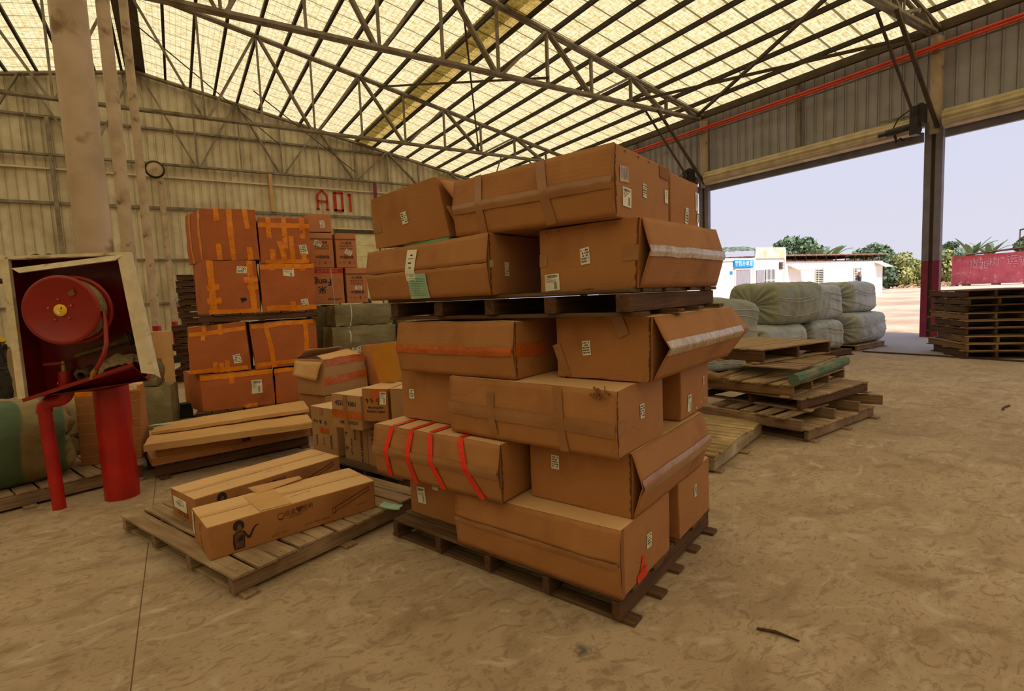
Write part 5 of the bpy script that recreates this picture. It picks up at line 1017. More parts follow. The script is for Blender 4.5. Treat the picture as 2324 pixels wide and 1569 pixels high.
lc.strip([('F', 0, 0.96, 1, 0.96)], 0.06, 'tape_orange'); lc.strip([('F', 0.65, 0.96, 0.95, 0.99)], 0.05, 'paper', 'paper_strip', 0.006); lc.strip([('T', 0, 0.2, 1, 0.2)], 0.1, 'tape_orange')
def sack(label, x, y, z, L, Wd, H, rz=0, mt='burlap', seed=1): return Carton(label, (x, y, z), rz, L, Wd, H, mt=mt, name='wrapped_bundle', cat='bundle', bulge=0.04, ns=0.03, seed=seed)
sack('tall tan wrapped bundle between the fork lift and the hose cabinet', -2.2, 10.8, 0.42, 0.55, 0.5, 0.75, -15, seed=3)
sack('low tan wrapped bundle under the tall one beside the fork lift wheel', -2.25, 10.75, 0, 1.6, 0.6, 0.41, -15, seed=4)
sack('small olive wrapped bundle on top, just right of the hose cabinet', -0.50, 8.80, 0.60, 0.20, 0.4, 0.38, -10, 'tarp_dark', 5)
sack('olive wrapped bundle on the floor right of the hose cabinet', -0.62, 8.75, 0, 0.46, 0.5, 0.59, -10, 'tarp_dark', 6)
Carton('pale plain carton behind the small olive bundle', (-0.52, 13.9, 0), 0, 0.38, 0.5, 1.2, mt='card_pale')
mb = MB(); mb.box(-0.2, 0.2, -0.1, 0.1, 0, 0.22); o = bev(mb.build('black_box', 'black'), 0.01); o.location = (-0.11, 9.4, 0); tag(o, 'small black box on the floor left of the orange taped stack', 'box')
mb = MB(); mb.box(-0.25, 0.25, -0.03, 0.03, 0, 0.24); mb.box(0.27, 0.6, -0.02, 0.02, 0, 0.22, mi=1); o = mb.build('floor_sign_board', ['black', 'paper']); o.location = (-0.1, 19.9, 0); tag(o, 'small black and white board on the floor by the third column foot', 'board')

# ------------------------------------------------------------------ fire hose cabinet (x right, y back)
cb = thing('hose_reel_cabinet', 'open red hose reel cabinet with a bent white frame, fixed before the thick column', 'cabinet', (-1.03, 5.485, 0), R(-17))
D0, D1 = -0.06, 0.205
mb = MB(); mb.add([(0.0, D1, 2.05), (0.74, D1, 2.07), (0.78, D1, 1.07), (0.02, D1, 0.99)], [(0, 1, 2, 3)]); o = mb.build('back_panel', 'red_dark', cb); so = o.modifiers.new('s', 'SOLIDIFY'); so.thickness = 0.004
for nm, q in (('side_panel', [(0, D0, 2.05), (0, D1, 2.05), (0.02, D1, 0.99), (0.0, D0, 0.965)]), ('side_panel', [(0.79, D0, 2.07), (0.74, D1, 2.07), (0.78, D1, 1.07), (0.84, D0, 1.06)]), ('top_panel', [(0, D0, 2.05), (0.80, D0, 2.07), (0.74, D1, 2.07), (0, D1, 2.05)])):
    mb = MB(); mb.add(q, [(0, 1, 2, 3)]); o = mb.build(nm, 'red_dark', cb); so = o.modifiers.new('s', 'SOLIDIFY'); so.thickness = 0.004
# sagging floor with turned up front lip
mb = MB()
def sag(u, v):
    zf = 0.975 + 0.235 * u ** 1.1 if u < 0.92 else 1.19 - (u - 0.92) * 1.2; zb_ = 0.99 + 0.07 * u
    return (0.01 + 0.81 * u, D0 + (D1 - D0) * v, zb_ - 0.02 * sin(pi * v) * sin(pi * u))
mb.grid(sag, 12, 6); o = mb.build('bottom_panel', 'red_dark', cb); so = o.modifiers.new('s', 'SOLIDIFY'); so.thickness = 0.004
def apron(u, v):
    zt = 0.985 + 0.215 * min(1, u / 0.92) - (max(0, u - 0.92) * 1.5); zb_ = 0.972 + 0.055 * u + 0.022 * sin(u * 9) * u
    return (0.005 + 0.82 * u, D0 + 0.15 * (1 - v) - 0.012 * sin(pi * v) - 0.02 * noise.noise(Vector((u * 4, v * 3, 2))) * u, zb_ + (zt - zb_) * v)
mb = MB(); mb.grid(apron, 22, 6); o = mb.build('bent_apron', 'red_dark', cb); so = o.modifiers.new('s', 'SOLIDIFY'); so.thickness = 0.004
mb = MB(); mb.beam((0.0, D0 - 0.012, 0.975), (0.76, D0 - 0.015, 1.20), 0.02, 0.028); mb.build('red_lip', 'red_reel', cb)
mb = MB(); mb.box(-0.03, 0.02, D0 - 0.02, D0 + 0.02, 0.99, 2.07); mb.box(-0.045, 0.0, D0 - 0.022, D1, 2.045, 2.085); mb.build('left_stile', 'cab_white', cb)
mb = MB(); mb.beam((-0.03, D0 - 0.005, 2.065), (0.82, D0 - 0.005, 2.085), 0.03, 0.022); mb.build('top_rail', 'cab_white', cb)
mb = MB(); mb.add([(0.04, D0 - 0.03, 1.985), (0.745, D0 - 0.035, 2.072), (0.79, D0 - 0.035, 2.075), (0.725, D0 - 0.05, 2.03), (0.09, D0 - 0.045, 1.95)], [(0, 1, 2, 3, 4)]); o = mb.build('hanging_rail', 'cab_white', cb); so = o.modifiers.new('s', 'SOLIDIFY'); so.thickness = 0.012; o['label'] = 'loose white rail hanging askew'
mb = MB(); mb.add([(0.745, D0 - 0.05, 2.03), (0.80, D0 - 0.03, 2.09), (0.90, D0 - 0.02, 1.11), (0.82, D0 - 0.05, 1.13)], [(0, 1, 2, 3)]); mb.add([(0.80, D0 - 0.03, 2.09), (0.83, D0 + 0.0, 2.09), (0.93, D0 + 0.02, 1.07), (0.90, D0 - 0.02, 1.11)], [(0, 1, 2, 3)]); o = mb.build('right_stile', 'cab_white', cb); so = o.modifiers.new('s', 'SOLIDIFY'); so.thickness = 0.012
for x, z in ((0.70, 1.96), (0.11, 1.06)):
    mb = MB(); mb.lathe([(0, -0.006), (0.010, -0.004), (0.012, 0)], 12, axis='Y', c=(x, D1 - 0.004, z)); mb.build('rivet', 'white', cb)
# reel
rl = thing('hose_reel', 'red hose reel drum with a round yellow sticker in the open cabinet', 'hose reel', (-0.735, 5.20, 1.655), R(-23))
def disc(name, y, r, m):
    mb = MB(); mb.lathe([(0.0, y), (r * 0.86, y), (r * 0.90, y - 0.006), (r * 0.97, y - 0.006), (r, y), (r * 1.01, y + 0.006), (r, y + 0.014), (r * 0.96, y + 0.008), (0, y + 0.008)], 64, axis='Y'); return mb.build(name, m, rl)
disc('front_disc', 0.0, 0.262, 'red_reel'); disc('back_disc', 0.165, 0.270, 'red_reel')
mb = MB(); mb.lathe([(0.12, 0.01), (0.12, 0.16)], 40, axis='Y')
for k in range(6): mb.tube([(0.225 * cos(2 * pi * i / 40) * (1 - 0.0), 0.03 + 0.024 * k, 0.225 * sin(2 * pi * i / 40)) for i in range(40)], 0.0135, 8, closed=True)
mb.build('coiled_hose', 'hose_flat', rl)
mb = MB(); mb.lathe([(0, -0.011), (0.042, -0.011), (0.046, -0.007), (0.046, -0.004)], 32, axis='Y'); st = mb.build('round_sticker', 'yellow', rl)
mb = MB(); mb.add([(-0.030, -0.0125, 0.0), (-0.010, -0.0125, 0.004), (0.004, -0.0125, -0.030), (-0.018, -0.0125, -0.028)], [(0, 1, 2, 3)], 0); mb.add([(0.005, -0.0125, 0.01), (0.012, -0.0125, 0.03), (0.02, -0.0125, 0.01)], [(0, 1, 2)], 1); mb.build('printed_mark', ['paper', 'ink'], rl)
mb = MB()
for k in range(5): a = 2 * pi * k / 5 + 0.4; mb.lathe([(0, -0.014), (0.006, -0.013), (0.008, -0.005)], 8, axis='Y', c=(0.082 * cos(a), 0, 0.082 * sin(a)))
mb.build('bolts', 'brass', rl)
mb = MB(); mb.add([(0.06, -0.009, 0.13), (0.105, -0.009, 0.155), (0.115, -0.009, 0.115), (0.075, -0.009, 0.10)], [(0, 1, 2, 3)], 0); mb.build('worn_label', 'ink_dim', rl)
mb = MB(); mb.tube([(0, 0.15, 0), (0, 0.24, 0)], 0.035, 16); mb.build('axle', 'red_reel', rl)
# loose hose end with brass nozzle
mb = MB(); pts = [(0.255, 0.06, -0.02), (0.268, 0.045, -0.10), (0.278, 0.02, -0.20), (0.282, 0.0, -0.28), (0.270, -0.02, -0.35), (0.238, -0.03, -0.42), (0.205, -0.03, -0.465)]
mb.tube(pts, 0.0165, 12); mb.build('hose_end', 'red_reel', rl)
mb = MB(); mb.tube([(0.205, -0.03, -0.465), (0.19, -0.03, -0.485), (0.175, -0.03, -0.51), (0.165, -0.03, -0.535)], [0.017, 0.019, 0.012, 0.008], 12); mb.build('nozzle', 'brass', rl)
# standpipe
sp_ = thing('water_pipe', 'red standpipe rising from the floor through elbows into the hose cabinet', 'pipe', (-0.945, 5.585, 0))
mb = MB(); mb.tube([(0, 0, 0), (-0.01, 0, 0.45), (-0.02, 0, 0.86)], 0.046, 24); mb.build('riser', 'red_paint', sp_)
mb = MB(); a0 = R(-17); dx, dy = cos(a0), sin(a0)
arc = [(-0.02 + 0.07 * (1 - cos(t)) * dx, 0.07 * (1 - cos(t)) * dy, 0.86 + 0.07 * sin(t)) for t in [pi / 2 * k / 8 for k in range(9)]]
e2 = arc[-1]; arc2 = [(e2[0] + (0.02 + 0.075 * sin(t)) * dx, e2[1] + (0.02 + 0.075 * sin(t)) * dy, e2[2] + 0.075 * (1 - cos(t))) for t in [pi / 2 * k / 8 for k in range(9)]]
mb.tube(arc + arc2, 0.052, 24); mb.build('elbow', 'red_paint', sp_)
q = arc2[-1]; mb = MB(); mb.tube([q, (q[0], q[1], q[2] + 0.16)], 0.046, 24); mb.build('upper_pipe', 'red_paint', sp_)
mb = MB(); mb.tube([(-0.02, 0, 0.84), (-0.02, 0, 0.865)], 0.054, 24); mb.tube([(q[0], q[1], q[2] - 0.01), (q[0], q[1], q[2] + 0.015)], 0.055, 24); mb.build('collar', 'red_paint', sp_)
mb = MB(); mb.lathe([(0.0, 0.03), (0.05, 0.03), (0.085, 0.012), (0.10, 0.0)], 20); mb.build('mortar_foot', 'floor', sp_)
z_ = q[2] + 0.16
mb = MB(); mb.tube([(q[0], q[1], z_), (q[0], q[1], z_ + 0.06)], 0.02, 12); mb.lathe([(0, -0.03), (0.016, -0.03), (0.016, 0.03), (0, 0.03)], 12, axis='Y', c=(q[0], q[1], z_ + 0.07)); mb.build('valve', 'brass', sp_)
mb = MB(); mb.beam((q[0] - 0.01, q[1] - 0.03, z_ + 0.07), (q[0] - 0.13 * dx, q[1] - 0.13 * dy - 0.03, z_ + 0.066), 0.018, 0.02); mb.build('valve_handle', 'red_reel', sp_)
# things lying in the cabinet
def C_(x, y, z): a = R(-17); return (-1.03 + x * cos(a) - y * sin(a), 5.485 + x * sin(a) + y * cos(a), z)
t = thing('hydrant_outlet', 'grey hydrant coupling with a dark round mouth in the cabinet bottom', 'coupling', C_(0.40, 0.02, 1.15), R(-17)); t.rotation_euler = (R(14), 0, R(-28))
mb = MB(); mb.lathe([(0.030, -0.075), (0.046, -0.078), (0.050, -0.06), (0.046, -0.05), (0.046, 0.06), (0.0, 0.06)], 28, axis='Y'); mb.build('coupling_body', 'steel_dark', t)
mb = MB(); mb.lathe([(0.031, -0.07), (0.031, -0.02), (0.0, -0.02)], 24, axis='Y'); mb.build('mouth', 'black', t)
mb = MB()
for k in range(3):
    a = 2 * pi * k / 3 + 0.5; mb.beam((0.058 * cos(a - .45), -0.05, 0.058 * sin(a - .45)), (0.062 * cos(a + .45), -0.055, 0.062 * sin(a + .45)), 0.03, 0.012)
mb.build('lugs', 'steel_dark', t)
t = thing('nozzle_tube', 'long green grey branch pipe lying slanted behind the loose hose', 'nozzle', C_(0.28, 0.13, 1.28), R(-17)); t.rotation_euler = (0, R(-17), R(-17))
mb = MB(); mb.tube([(0, 0, 0), (0.33, 0, 0)], [0.018, 0.026], 16); mb.build('tube', mat('olive_brass', S(120, 96, 50), S(96, 76, 40), scale=6, rough=0.4), t)
mb = MB(); mb.tube([(0.33, 0, 0), (0.44, 0, -0.0)], [0.034, 0.042], 16); mb.tube([(0.40, 0, 0), (0.425, 0, 0)], 0.055, 12); mb.build('coupling', 'steel_dark', t)
mb = MB(); mb.grid(lambda u, v: (0.30 * u, 0.09 * v, 0.05 + 0.05 * sin(pi * u) * (1 - v * .5) + 0.03 * noise.noise(Vector((u * 4, v * 3, 3))) + 0.07 * v), 18, 8)
o = mb.build('flat_hose', 'hose_flat'); o.location = C_(0.50, 0.0, 1.10); o.rotation_euler = (0, R(-8), R(-17)); so = o.modifiers.new('s', 'SOLIDIFY'); so.thickness = 0.012; tag(o, 'crumpled grey flat hose lying in the right half of the cabinet', 'hose')
mb = MB(); mb.grid(lambda u, v: (0.26 * u, 0.08 * v, 0.03 * sin(pi * u) + 0.035 * noise.noise(Vector((u * 9, v * 5, 8))) + 0.06 * v), 22, 10)
o = mb.build('canvas_sheet', 'burlap'); o.location = C_(0.49, -0.035, 1.13); o.rotation_euler = (0, R(-14), R(-17)); so = o.modifiers.new('s', 'SOLIDIFY'); so.thickness = 0.01; tag(o, 'crumpled tan canvas bunched at the cabinet lip below the hose', 'canvas')
mb = MB(); mb.grid(lambda u, v: (0.14 * u, 0.09 * v, 0.002 + 0.022 * abs(sin(u * 5 + v * 2))), 10, 5); o = mb.build('lime_wrapper', 'lime'); o.location = C_(0.10, 0.03, 2.078); o.rotation_euler = (0, 0, R(-17)); so = o.modifiers.new('s', 'SOLIDIFY'); so.thickness = 0.003; tag(o, 'crumpled lime green wrapper on top of the hose cabinet', 'wrapper')

# ------------------------------------------------------------------ fork lift at the left edge
fl = thing('forklift', 'dark fork lift truck with chained mast at the left edge, big black tyre', 'forklift', (-2.62, 13.7, 0), R(-35))
def wheel(x, y, r):
    w = thing('wheel', None, None); w.parent = fl; w.location = (x, y, r)
    mb = MB(); mb.lathe([(r * 0.62, -0.10), (r * 0.9, -0.12), (r, -0.09), (r, 0.09), (r * 0.9, 0.12), (r * 0.62, 0.10)], 40, axis='Y')
    for k in range(22): a = 2 * pi * k / 22; mb.beam((r * 0.99 * cos(a), -0.11, r * 0.99 * sin(a)), (r * 0.99 * cos(a + .1), 0.11, r * 0.99 * sin(a + .1)), 0.05, 0.03, up=(cos(a), 0, sin(a)))
    mb.build('tyre', 'black', w)
    mb = MB(); mb.lathe([(0, -0.05), (r * 0.2, -0.07), (r * 0.25, -0.03), (r * 0.6, -0.06), (r * 0.63, -0.10), (r * .63, 0.1), (0, 0.1)], 32, axis='Y'); mb.build('rim', 'dark_metal', w)
    mb = MB()
    for k in range(6): a = 2 * pi * k / 6; mb.lathe([(0, -0.085), (0.03, -0.08), (0.035, -0.05)], 10, axis='Y', c=(r * 0.3 * cos(a), 0, r * 0.3 * sin(a)))
    mb.lathe([(0, -0.09), (0.05, -0.085), (0.055, -0.05)], 12, axis='Y'); mb.build('wheel_nuts', 'skin', w)
wheel(0.02, -0.55, 0.40); wheel(-1.5, -0.55, 0.30)
mb = MB(); mb.prism([(0.3, -0.45, 0.35), (-2.0, -0.45, 0.35), (-2.2, -0.45, 1.25), (-1.2, -0.45, 1.35), (-0.9, -0.45, 0.85), (0.1, -0.45, 0.8)], (0, 0.9, 0)); bev(mb.build('chassis', 'dark_metal', fl), 0.03)
mb = MB(); mb.prism([(-0.2, -0.46, 0.8), (-0.9, -0.46, 0.86), (-1.15, -0.46, 1.3), (-0.6, -0.46, 1.0)], (0, 0.92, 0)); mb.build('maroon_step', mat('maroon_paint', S(96, 40, 36)), fl)
for y in (-0.42, 0.42):
    mb = MB(); mb.beam((0.1, y, 0.8), (-0.25, y, 2.35), 0.07); mb.beam((-1.6, y, 1.2), (-1.5, y, 2.35), 0.07); mb.build('guard_post', 'dark_metal', fl)
mb = MB()
for x in [-0.3 - 0.15 * k for k in range(9)]: mb.box(x - .03, x + .03, -0.45, 0.45, 2.36, 2.40)
mb.box(-1.6, -0.2, -0.5, -0.42, 2.33, 2.42); mb.box(-1.6, -0.2, 0.42, 0.5, 2.33, 2.42); mb.build('overhead_guard', 'dark_metal', fl)
mb = MB()
for y in (-0.36, 0.24): mb.box(0.34, 0.50, y, y + 0.12, 0.1, 2.45)
mb.box(0.34, 0.46, -0.36, 0.36, 2.30, 2.50); mb.box(0.36, 0.46, -0.36, 0.36, 1.2, 1.3); mb.box(0.36, 0.5, -0.4, 0.4, 0.25, 0.4); mb.build('mast', 'dark_metal', fl)
mb = MB(); mb.tube([(0.3, -0.15, 0.3), (0.3, -0.15, 2.2)], 0.04, 12); mb.tube([(0.3, 0.15, 0.3), (0.3, 0.15, 2.2)], 0.04, 12); mb.build('lift_cylinder', 'steel_dark', fl)
mb = MB(); mb.box(-0.95, -0.5, -0.25, 0.25, 1.0, 1.12); mb.box(-1.05, -0.92, -0.25, 0.25, 1.1, 1.6); mb.build('seat', 'black', fl)
mb = MB(); mb.prism([(-0.05, -0.47, 1.1), (-0.35, -0.47, 1.5), (-0.25, -0.47, 1.55), (0.05, -0.47, 1.2)], (0, 0.2, 0)); mb.build('yellow_hose_guard', 'yellow', fl)
# upright lettering on the mast side panel
mb = MB(); mb.box(0.505, 0.52, -0.42, -0.22, 0.95, 2.28); pn = mb.build('mast_panel', 'dark_metal', fl)
mb = MB()
for ch, zc in (('1', 1.78), ('B', 1.60), ('H', 1.40)):
    vs, fs = text_geo(ch); mb.add([(0.02 + 0.35 + 0.19 * (-y_) * 1.0 - 0.02, -0.365, zc + 0.19 * x_) for x_, y_, _z in vs], fs)
for z0 in (1.93, 2.15): mb.box(0.36, 0.46, -0.366, -0.362, z0, z0 + (0.14 if z0 < 2 else 0.07))
mb.build('mast_lettering', 'paper', fl)

# ------------------------------------------------------------------ outside: huts, container, trees
def place(p, q): # local frame from two ground points, x towards q
    p = Vector(p); q = Vector(q); return math.atan2(q.y - p.y, q.x - p.x), (q - p).length
# hut with the blue sign
a, L = place((18.5, 17.4), (27.4, 15.87))
h1 = thing('office_hut', 'white panel office hut with a blue sign and camouflage netting on its roof', 'hut', (18.5, 17.4, 0.15), a)
def bx(nm, m, par, *b): mb = MB(); mb.box(*b); return mb.build(nm, m, par)
bx('wall_panel', 'white_wall', h1, 0, 6.78, 0, 4, 0.0, 2.92); bx('wall_panel', 'white_wall', h1, 6.82, L, 0.02, 4, 0.0, 2.95)
mb = MB(); mb.box(0, 6.78, -0.06, 0.02, 2.85, 2.98); mb.box(6.74, 6.86, -0.06, 0.06, 0, 3.0); mb.box(3.9, 3.96, -0.03, 0, 0, 2.9); mb.box(L - 0.06, L + 0.03, -0.05, 0.05, 0, 3.4); mb.build('edge_trim', 'white', h1)
mb = MB(); rn = random.Random(3); mb.grid(lambda u, v: (-0.2 + 7.1 * u, -0.15 + 4.2 * v, 2.98 + (0.30 + 0.38 * u) * sin(pi * min(1, v * 1.4 + 0.1)) ** 0.5 + 0.06 * noise.noise(Vector((u * 30, v * 12, 0)))), 90, 24); mb.build('roof_netting', 'net', h1)
bx('roof_sheet_panel', 'sheet_metal', h1, 6.88, L, -0.04, 0.0, 2.95, 3.52)
mb = MB(); mb.box(5.42, 6.68, -0.09, -0.05, 2.50, 2.88)
sg = mb.build('sign_board', 'blue', h1)
mb = MB(); vs, fs = text_geo('宇哲办单室'); mb.add([(6.05 + x * 0.245, -0.10, 2.69 + y * 0.30) for x, y, z in vs], fs); g = mb.build('sign_lettering', 'white', sg)
bx('small_sign', 'blue', h1, 5.19, 5.37, -0.02, -0.01, 2.18, 2.34)
mb = MB(); mb.box(5.56, 6.54, -0.03, 0.0, 0, 2.40); d = mb.build('door_curtain', 'curtain', h1)
mb = MB()
for q in ((5.50, 5.56, 0, 2.44), (6.54, 6.60, 0, 2.44), (5.50, 6.60, 2.40, 2.46)): mb.box(q[0], q[1], -0.05, 0, q[2], q[3])
mb.build('door_frame', 'white', h1)
bx('door_curtain', 'curtain', h1, 7.01, 7.54, -0.03, 0.0, 0, 2.36)
w = bx('barred_window', 'glass_dark', h1, 7.63, 8.28, -0.03, 0.0, 1.15, 2.38)
mb = MB()
for k in range(8): mb.box(7.63 + k * 0.09, 7.652 + k * 0.09, -0.07, -0.04, 1.15, 2.38)
mb.box(7.6, 8.30, -0.07, -0.04, 1.8, 1.84); mb.build('window_bars', 'white', w)
mb = MB()
for k in range(6): mb.box(8.62, 8.88, -0.04, 0, 2.40 + k * 0.06, 2.44 + k * 0.06)
mb.build('vent_grille', 'steel_dark', h1)
# second hut
a, L2 = place((31.4, 18.35), (42.3, 17.4))
h2 = thing('white_hut', 'long white hut with a rusty tin roof on rafters, three doors and louvred windows', 'hut', (31.4, 18.35, 0.45), a)
bx('wall_panel', 'white_wall', h2, 0, L2, 0, 4, 0.15, 2.68); bx('concrete_base', 'steel_dark', h2, 0.05, L2 - 0.05, 0.05, 3.9, -0.4, 0.15)
mb = MB(); mb.grid(lambda u, v: (-0.3 + (L2 + 0.3) * u, -0.35 + 4.6 * v, 3.00 + 0.10 * u + 0.25 * v + 0.02 * sin(u * 240)), 200, 2, smooth=False); o = mb.build('tin_roof', 'roof_tin', h2); so = o.modifiers.new('s', 'SOLIDIFY'); so.thickness = 0.05
mb = MB(); mb.grid(lambda u, v: (L2 * u, 0.03, 2.68 + 0.04 * v + 0.03 * abs(sin(u * 130)) * v), 200, 1, smooth=False); mb.box(0.1, L2 - 0.1, 0.5, 3.9, 2.68, 2.75); mb.build('eave_edge', 'roof_tin', h2)
mb = MB()
for k in range(11): mb.beam((0.2 + k * 1.05, 0.0, 2.68), (0.2 + k * 1.05, 0.0, 3.02), 0.05); mb.beam((0.2 + k * 1.05, 0.0, 3.0), (0.2 + k * 1.05, 3.8, 3.1), 0.06)
mb.build('rafters', 'wood_dark', h2)
def xat(px_frac): return px_frac
def canopy(x, w, z): mb = MB(); mb.add([(x, 0, z), (x + w, 0, z), (x + w + 0.25, -0.6, z - 0.35), (x + 0.2, -0.6, z - 0.35)], [(0, 1, 2, 3)]); o = mb.build('door_canopy', 'sheet_metal', h2); so = o.modifiers.new('s', 'SOLIDIFY'); so.thickness = 0.04
canopy(0.5, 1.2, 2.48); canopy(9.9, 1.0, 2.60)
bx('door', 'white', h2, 0.67, 1.44, -0.03, 0, 0.2, 2.27); bx('door', 'white', h2, L2 - 0.98, L2 - 0.22, -0.04, 0, 0.2, 2.35)
for x in (3.25, 7.45):
    w = bx('louvred_window', 'glass_dark', h2, x, x + 0.75, -0.03, 0, 1.18, 2.18); mb = MB()
    for k in range(9): mb.box(x, x + 0.75, -0.07, -0.04, 1.21 + k * 0.112, 1.25 + k * 0.112)
    mb.box(x - 0.05, x, -0.08, 0, 1.16, 2.22); mb.box(x + 0.75, x + 0.8, -0.08, 0, 1.16, 2.22); mb.box(x + 0.25, x + 0.28, -0.08, -.05, 1.16, 2.22); mb.build('louvres', 'sheet_metal', w)
# container
a, L3 = place((61.3, 19.45), (60.0, 14.25))
ct = thing('shipping_container', 'faded red shipping container with chalky painted characters beyond the right door', 'container', (61.3, 19.45, 1.10), a)
mb = MB(); xs = []; n = 22; LC = 6.06
prof = []
for k in range(n): x = LC * k / n; p = LC / n; prof += [(x, 0), (x + p * 0.35, 0), (x + p * 0.5, 0.035), (x + p * 0.85, 0.035)]
prof.append((LC, 0)); vs = []; fs = []
for x, d in prof: vs += [(x, d, 0.12), (x, d, 2.5)]
for i in range(len(prof) - 1): fs.append((2 * i, 2 * i + 2, 2 * i + 3, 2 * i + 1))
mb.add(vs, fs); mb.build('side_wall', 'cont_red', ct, fix=False)
mb = MB(); mb.box(0, LC, -0.04, 0.06, 0, 0.13); mb.box(0, LC, -0.04, 0.06, 2.48, 2.59); mb.box(-0.02, 0.1, -0.05, 0.06, 0, 2.59); mb.box(LC - 0.1, LC + 0.02, -0.05, 0.06, 0, 2.59); mb.box(0, LC, 0.06, 2.44, 0.05, 0.12); mb.box(0, LC, 0.06, 2.44, 2.5, 2.56); mb.box(-0.01, 0.04, 0.06, 2.44, 0, 2.59); mb.box(LC - .04, LC + .01, 0.06, 2.44, 0, 2.59); mb.box(0, LC, 2.4, 2.44, 0, 2.59); mb.build('frame', 'cont_red', ct)
M['chalk'] = mat('chalk_paint', S(222, 176, 178), S(196, 120, 124), scale=20, rough=0.8)
for tx, x, z, s in (('货', 1.75, 1.75, 0.8), ('柜', 2.6, 1.65, 0.7), ('树', 3.3, 1.8, 0.85), ('运', 4.6, 1.9, 0.9), ('输', 5.4, 1.85, 0.8), ('主体', 0.95, 0.9, 0.35)):
    mb = MB(); vs, fs = text_geo(tx); mb.add([(x + u * s, -0.045, z + v * s) for u, v, _ in vs], fs); mb.build('painted_character', 'chalk', ct)
mb = MB(); mb.box(5.75, 6.06, -0.07, -0.05, 1.3, 1.85); mb.build('yellow_plate', 'card_pale', ct)
for i, (x, y) in enumerate(((0.1, 0.0), (1.0, 0.2), (5.6, 0.1), (3.3, 0.2))):
    mb = MB(); mb.box(-0.25, 0.25, -0.1, 0.3, -0.15, 0); o = mb.build('concrete_block', 'steel_col', ct); o.location = (x, y, 0)
mb = MB(); mb.beam((0.2, -0.2, 2.62), (7.3, -0.2, 3.05), 0.5, 0.06); mb.beam((0.2, 1.6, 2.7), (7.3, 1.6, 3.1), 0.5, 0.06); mb.add([(0.1, -0.4, 2.66), (7.3, -0.4, 3.08), (7.3, 2.6, 3.15), (0.1, 2.6, 2.75)], [(0, 1, 2, 3)]); o = mb.build('tin_cover', 'roof_tin', ct)
# trees and hedge
def foliage(mb, c, rad, n, size, rnd, lumps=9):
    cs = [(Vector(c), 1.0)] + [(Vector(c) + Vector((rnd.uniform(-1, 1) * rad[0] * .7, rnd.uniform(-1, 1) * rad[1] * .7, rnd.uniform(-.7, .9) * rad[2] * .7)), rnd.uniform(.35, .6)) for _ in range(lumps)]
    for _ in range(n):
        cc, k = rnd.choice(cs); d = Vector((rnd.gauss(0, 1), rnd.gauss(0, 1), rnd.gauss(0, 1))).normalized(); rr = k * rnd.uniform(0.7, 1.05)
        p = cc + Vector((d.x * rad[0] * rr, d.y * rad[1] * rr, d.z * rad[2] * rr)); s = size * rnd.uniform(.6, 1.3)
        a = Vector((rnd.gauss(0, 1), rnd.gauss(0, 1), rnd.gauss(0, 1))).normalized() * s; b = a.cross(d).normalized() * s * 0.6
        mb.add([p - a, p + b, p + a, p - b], [(0, 1, 2, 3)])
def tree(label, x, y, h, r, n=2600, mt='leaf', size=0.22, seed=1, group=None, trunk=True, name='leafy_tree', cat='tree'):
    rnd = random.Random(seed); g0 = gz(x, y) - 0.1; t = thing(name, label, cat, (x, y, g0), 0, group)
    mb = MB(); foliage(mb, (0, 0, h - r * 1.0), (r, r, r * 1.0), n, size, rnd); mb.build('foliage', mt, t, fix=False)
    if trunk:
        mb = MB(); mb.tube([(0, 0, 0), (0.1, 0, h * 0.35), (0, 0.1, h * 0.7)], [0.18, 0.14, 0.08], 8)
        for k in range(4): a = k * 1.6; mb.tube([(0.05, 0, h * 0.4), (r * 0.6 * cos(a), r * 0.6 * sin(a), h * 0.75)], [0.09, 0.03], 6)
        mb.build('trunk', 'bark', t)
    return t
def banana(label, x, y, h, seed):
    rnd = random.Random(seed); g0 = gz(x, y) - 0.1; t = thing('banana_plant', label, 'plant', (x, y, g0))
    mb = MB(); mb.tube([(0, 0, 0), (0, 0, h * .6)], [0.14, 0.09], 8); mb.build('stem', 'leaf_d', t)
    for k in range(8):
        a = 2 * pi * k / 8 + rnd.uniform(-.3, .3); ln = h * rnd.uniform(.45, .6); lean = rnd.uniform(.4, .9); mb = MB()
        def f(u, v, a=a, ln=ln, lean=lean):
            s = ln * u; w = 0.30 * sin(pi * min(1, u * .95 + .05)) ** .6; x_ = s * sin(lean * u ** .5 + .2); z_ = h * .6 + s * cos(lean * u + .1) ; o = (v - .5) * 2 * w
            return (x_ * cos(a) - o * sin(a), x_ * sin(a) + o * cos(a), z_ - abs(v - .5) * .15)
        mb.grid(f, 8, 2); mb.build('leaf', 'leaf', t, fix=False)
tree('round crowned tree rising behind the join of the two huts', 48.4, 26.7, 5.3, 2.0, seed=1, size=0.2)
tree('small dark tree left of the round crowned one, behind the sheet metal roof panel', 45.2, 26.2, 4.6, 1.1, seed=2, n=1200, mt='leaf_d', size=0.18)
tree('broad tree behind the right end of the tin roofed hut', 58.2, 25.2, 4.4, 1.9, seed=3, size=0.2)
tree('tall shrub at the right corner of the tin roofed hut', 56.8, 23.6, 3.0, 1.5, seed=4, mt='leaf_d', n=2000)
tree('yellow green hedge bush between the tin roofed hut and the door post, left one', 58.4, 22.7, 3.2, 1.6, seed=5, mt='leaf_y', n=3000, size=0.17)
tree('yellow green hedge bush touching the door post on its left', 59.8, 21.6, 2.9, 1.6, seed=6, mt='leaf_y', n=3000, size=0.17)
tree('low dark bush at the foot of the hedge left of the door post', 60.0, 22.2, 1.7, 1.0, seed=7, mt='leaf_d', n=1500, size=0.17)
tree('pale green bush right of the door post, beside the container', 71.3, 23.7, 4.0, 2.0, seed=8, mt='leaf_y', n=2200)
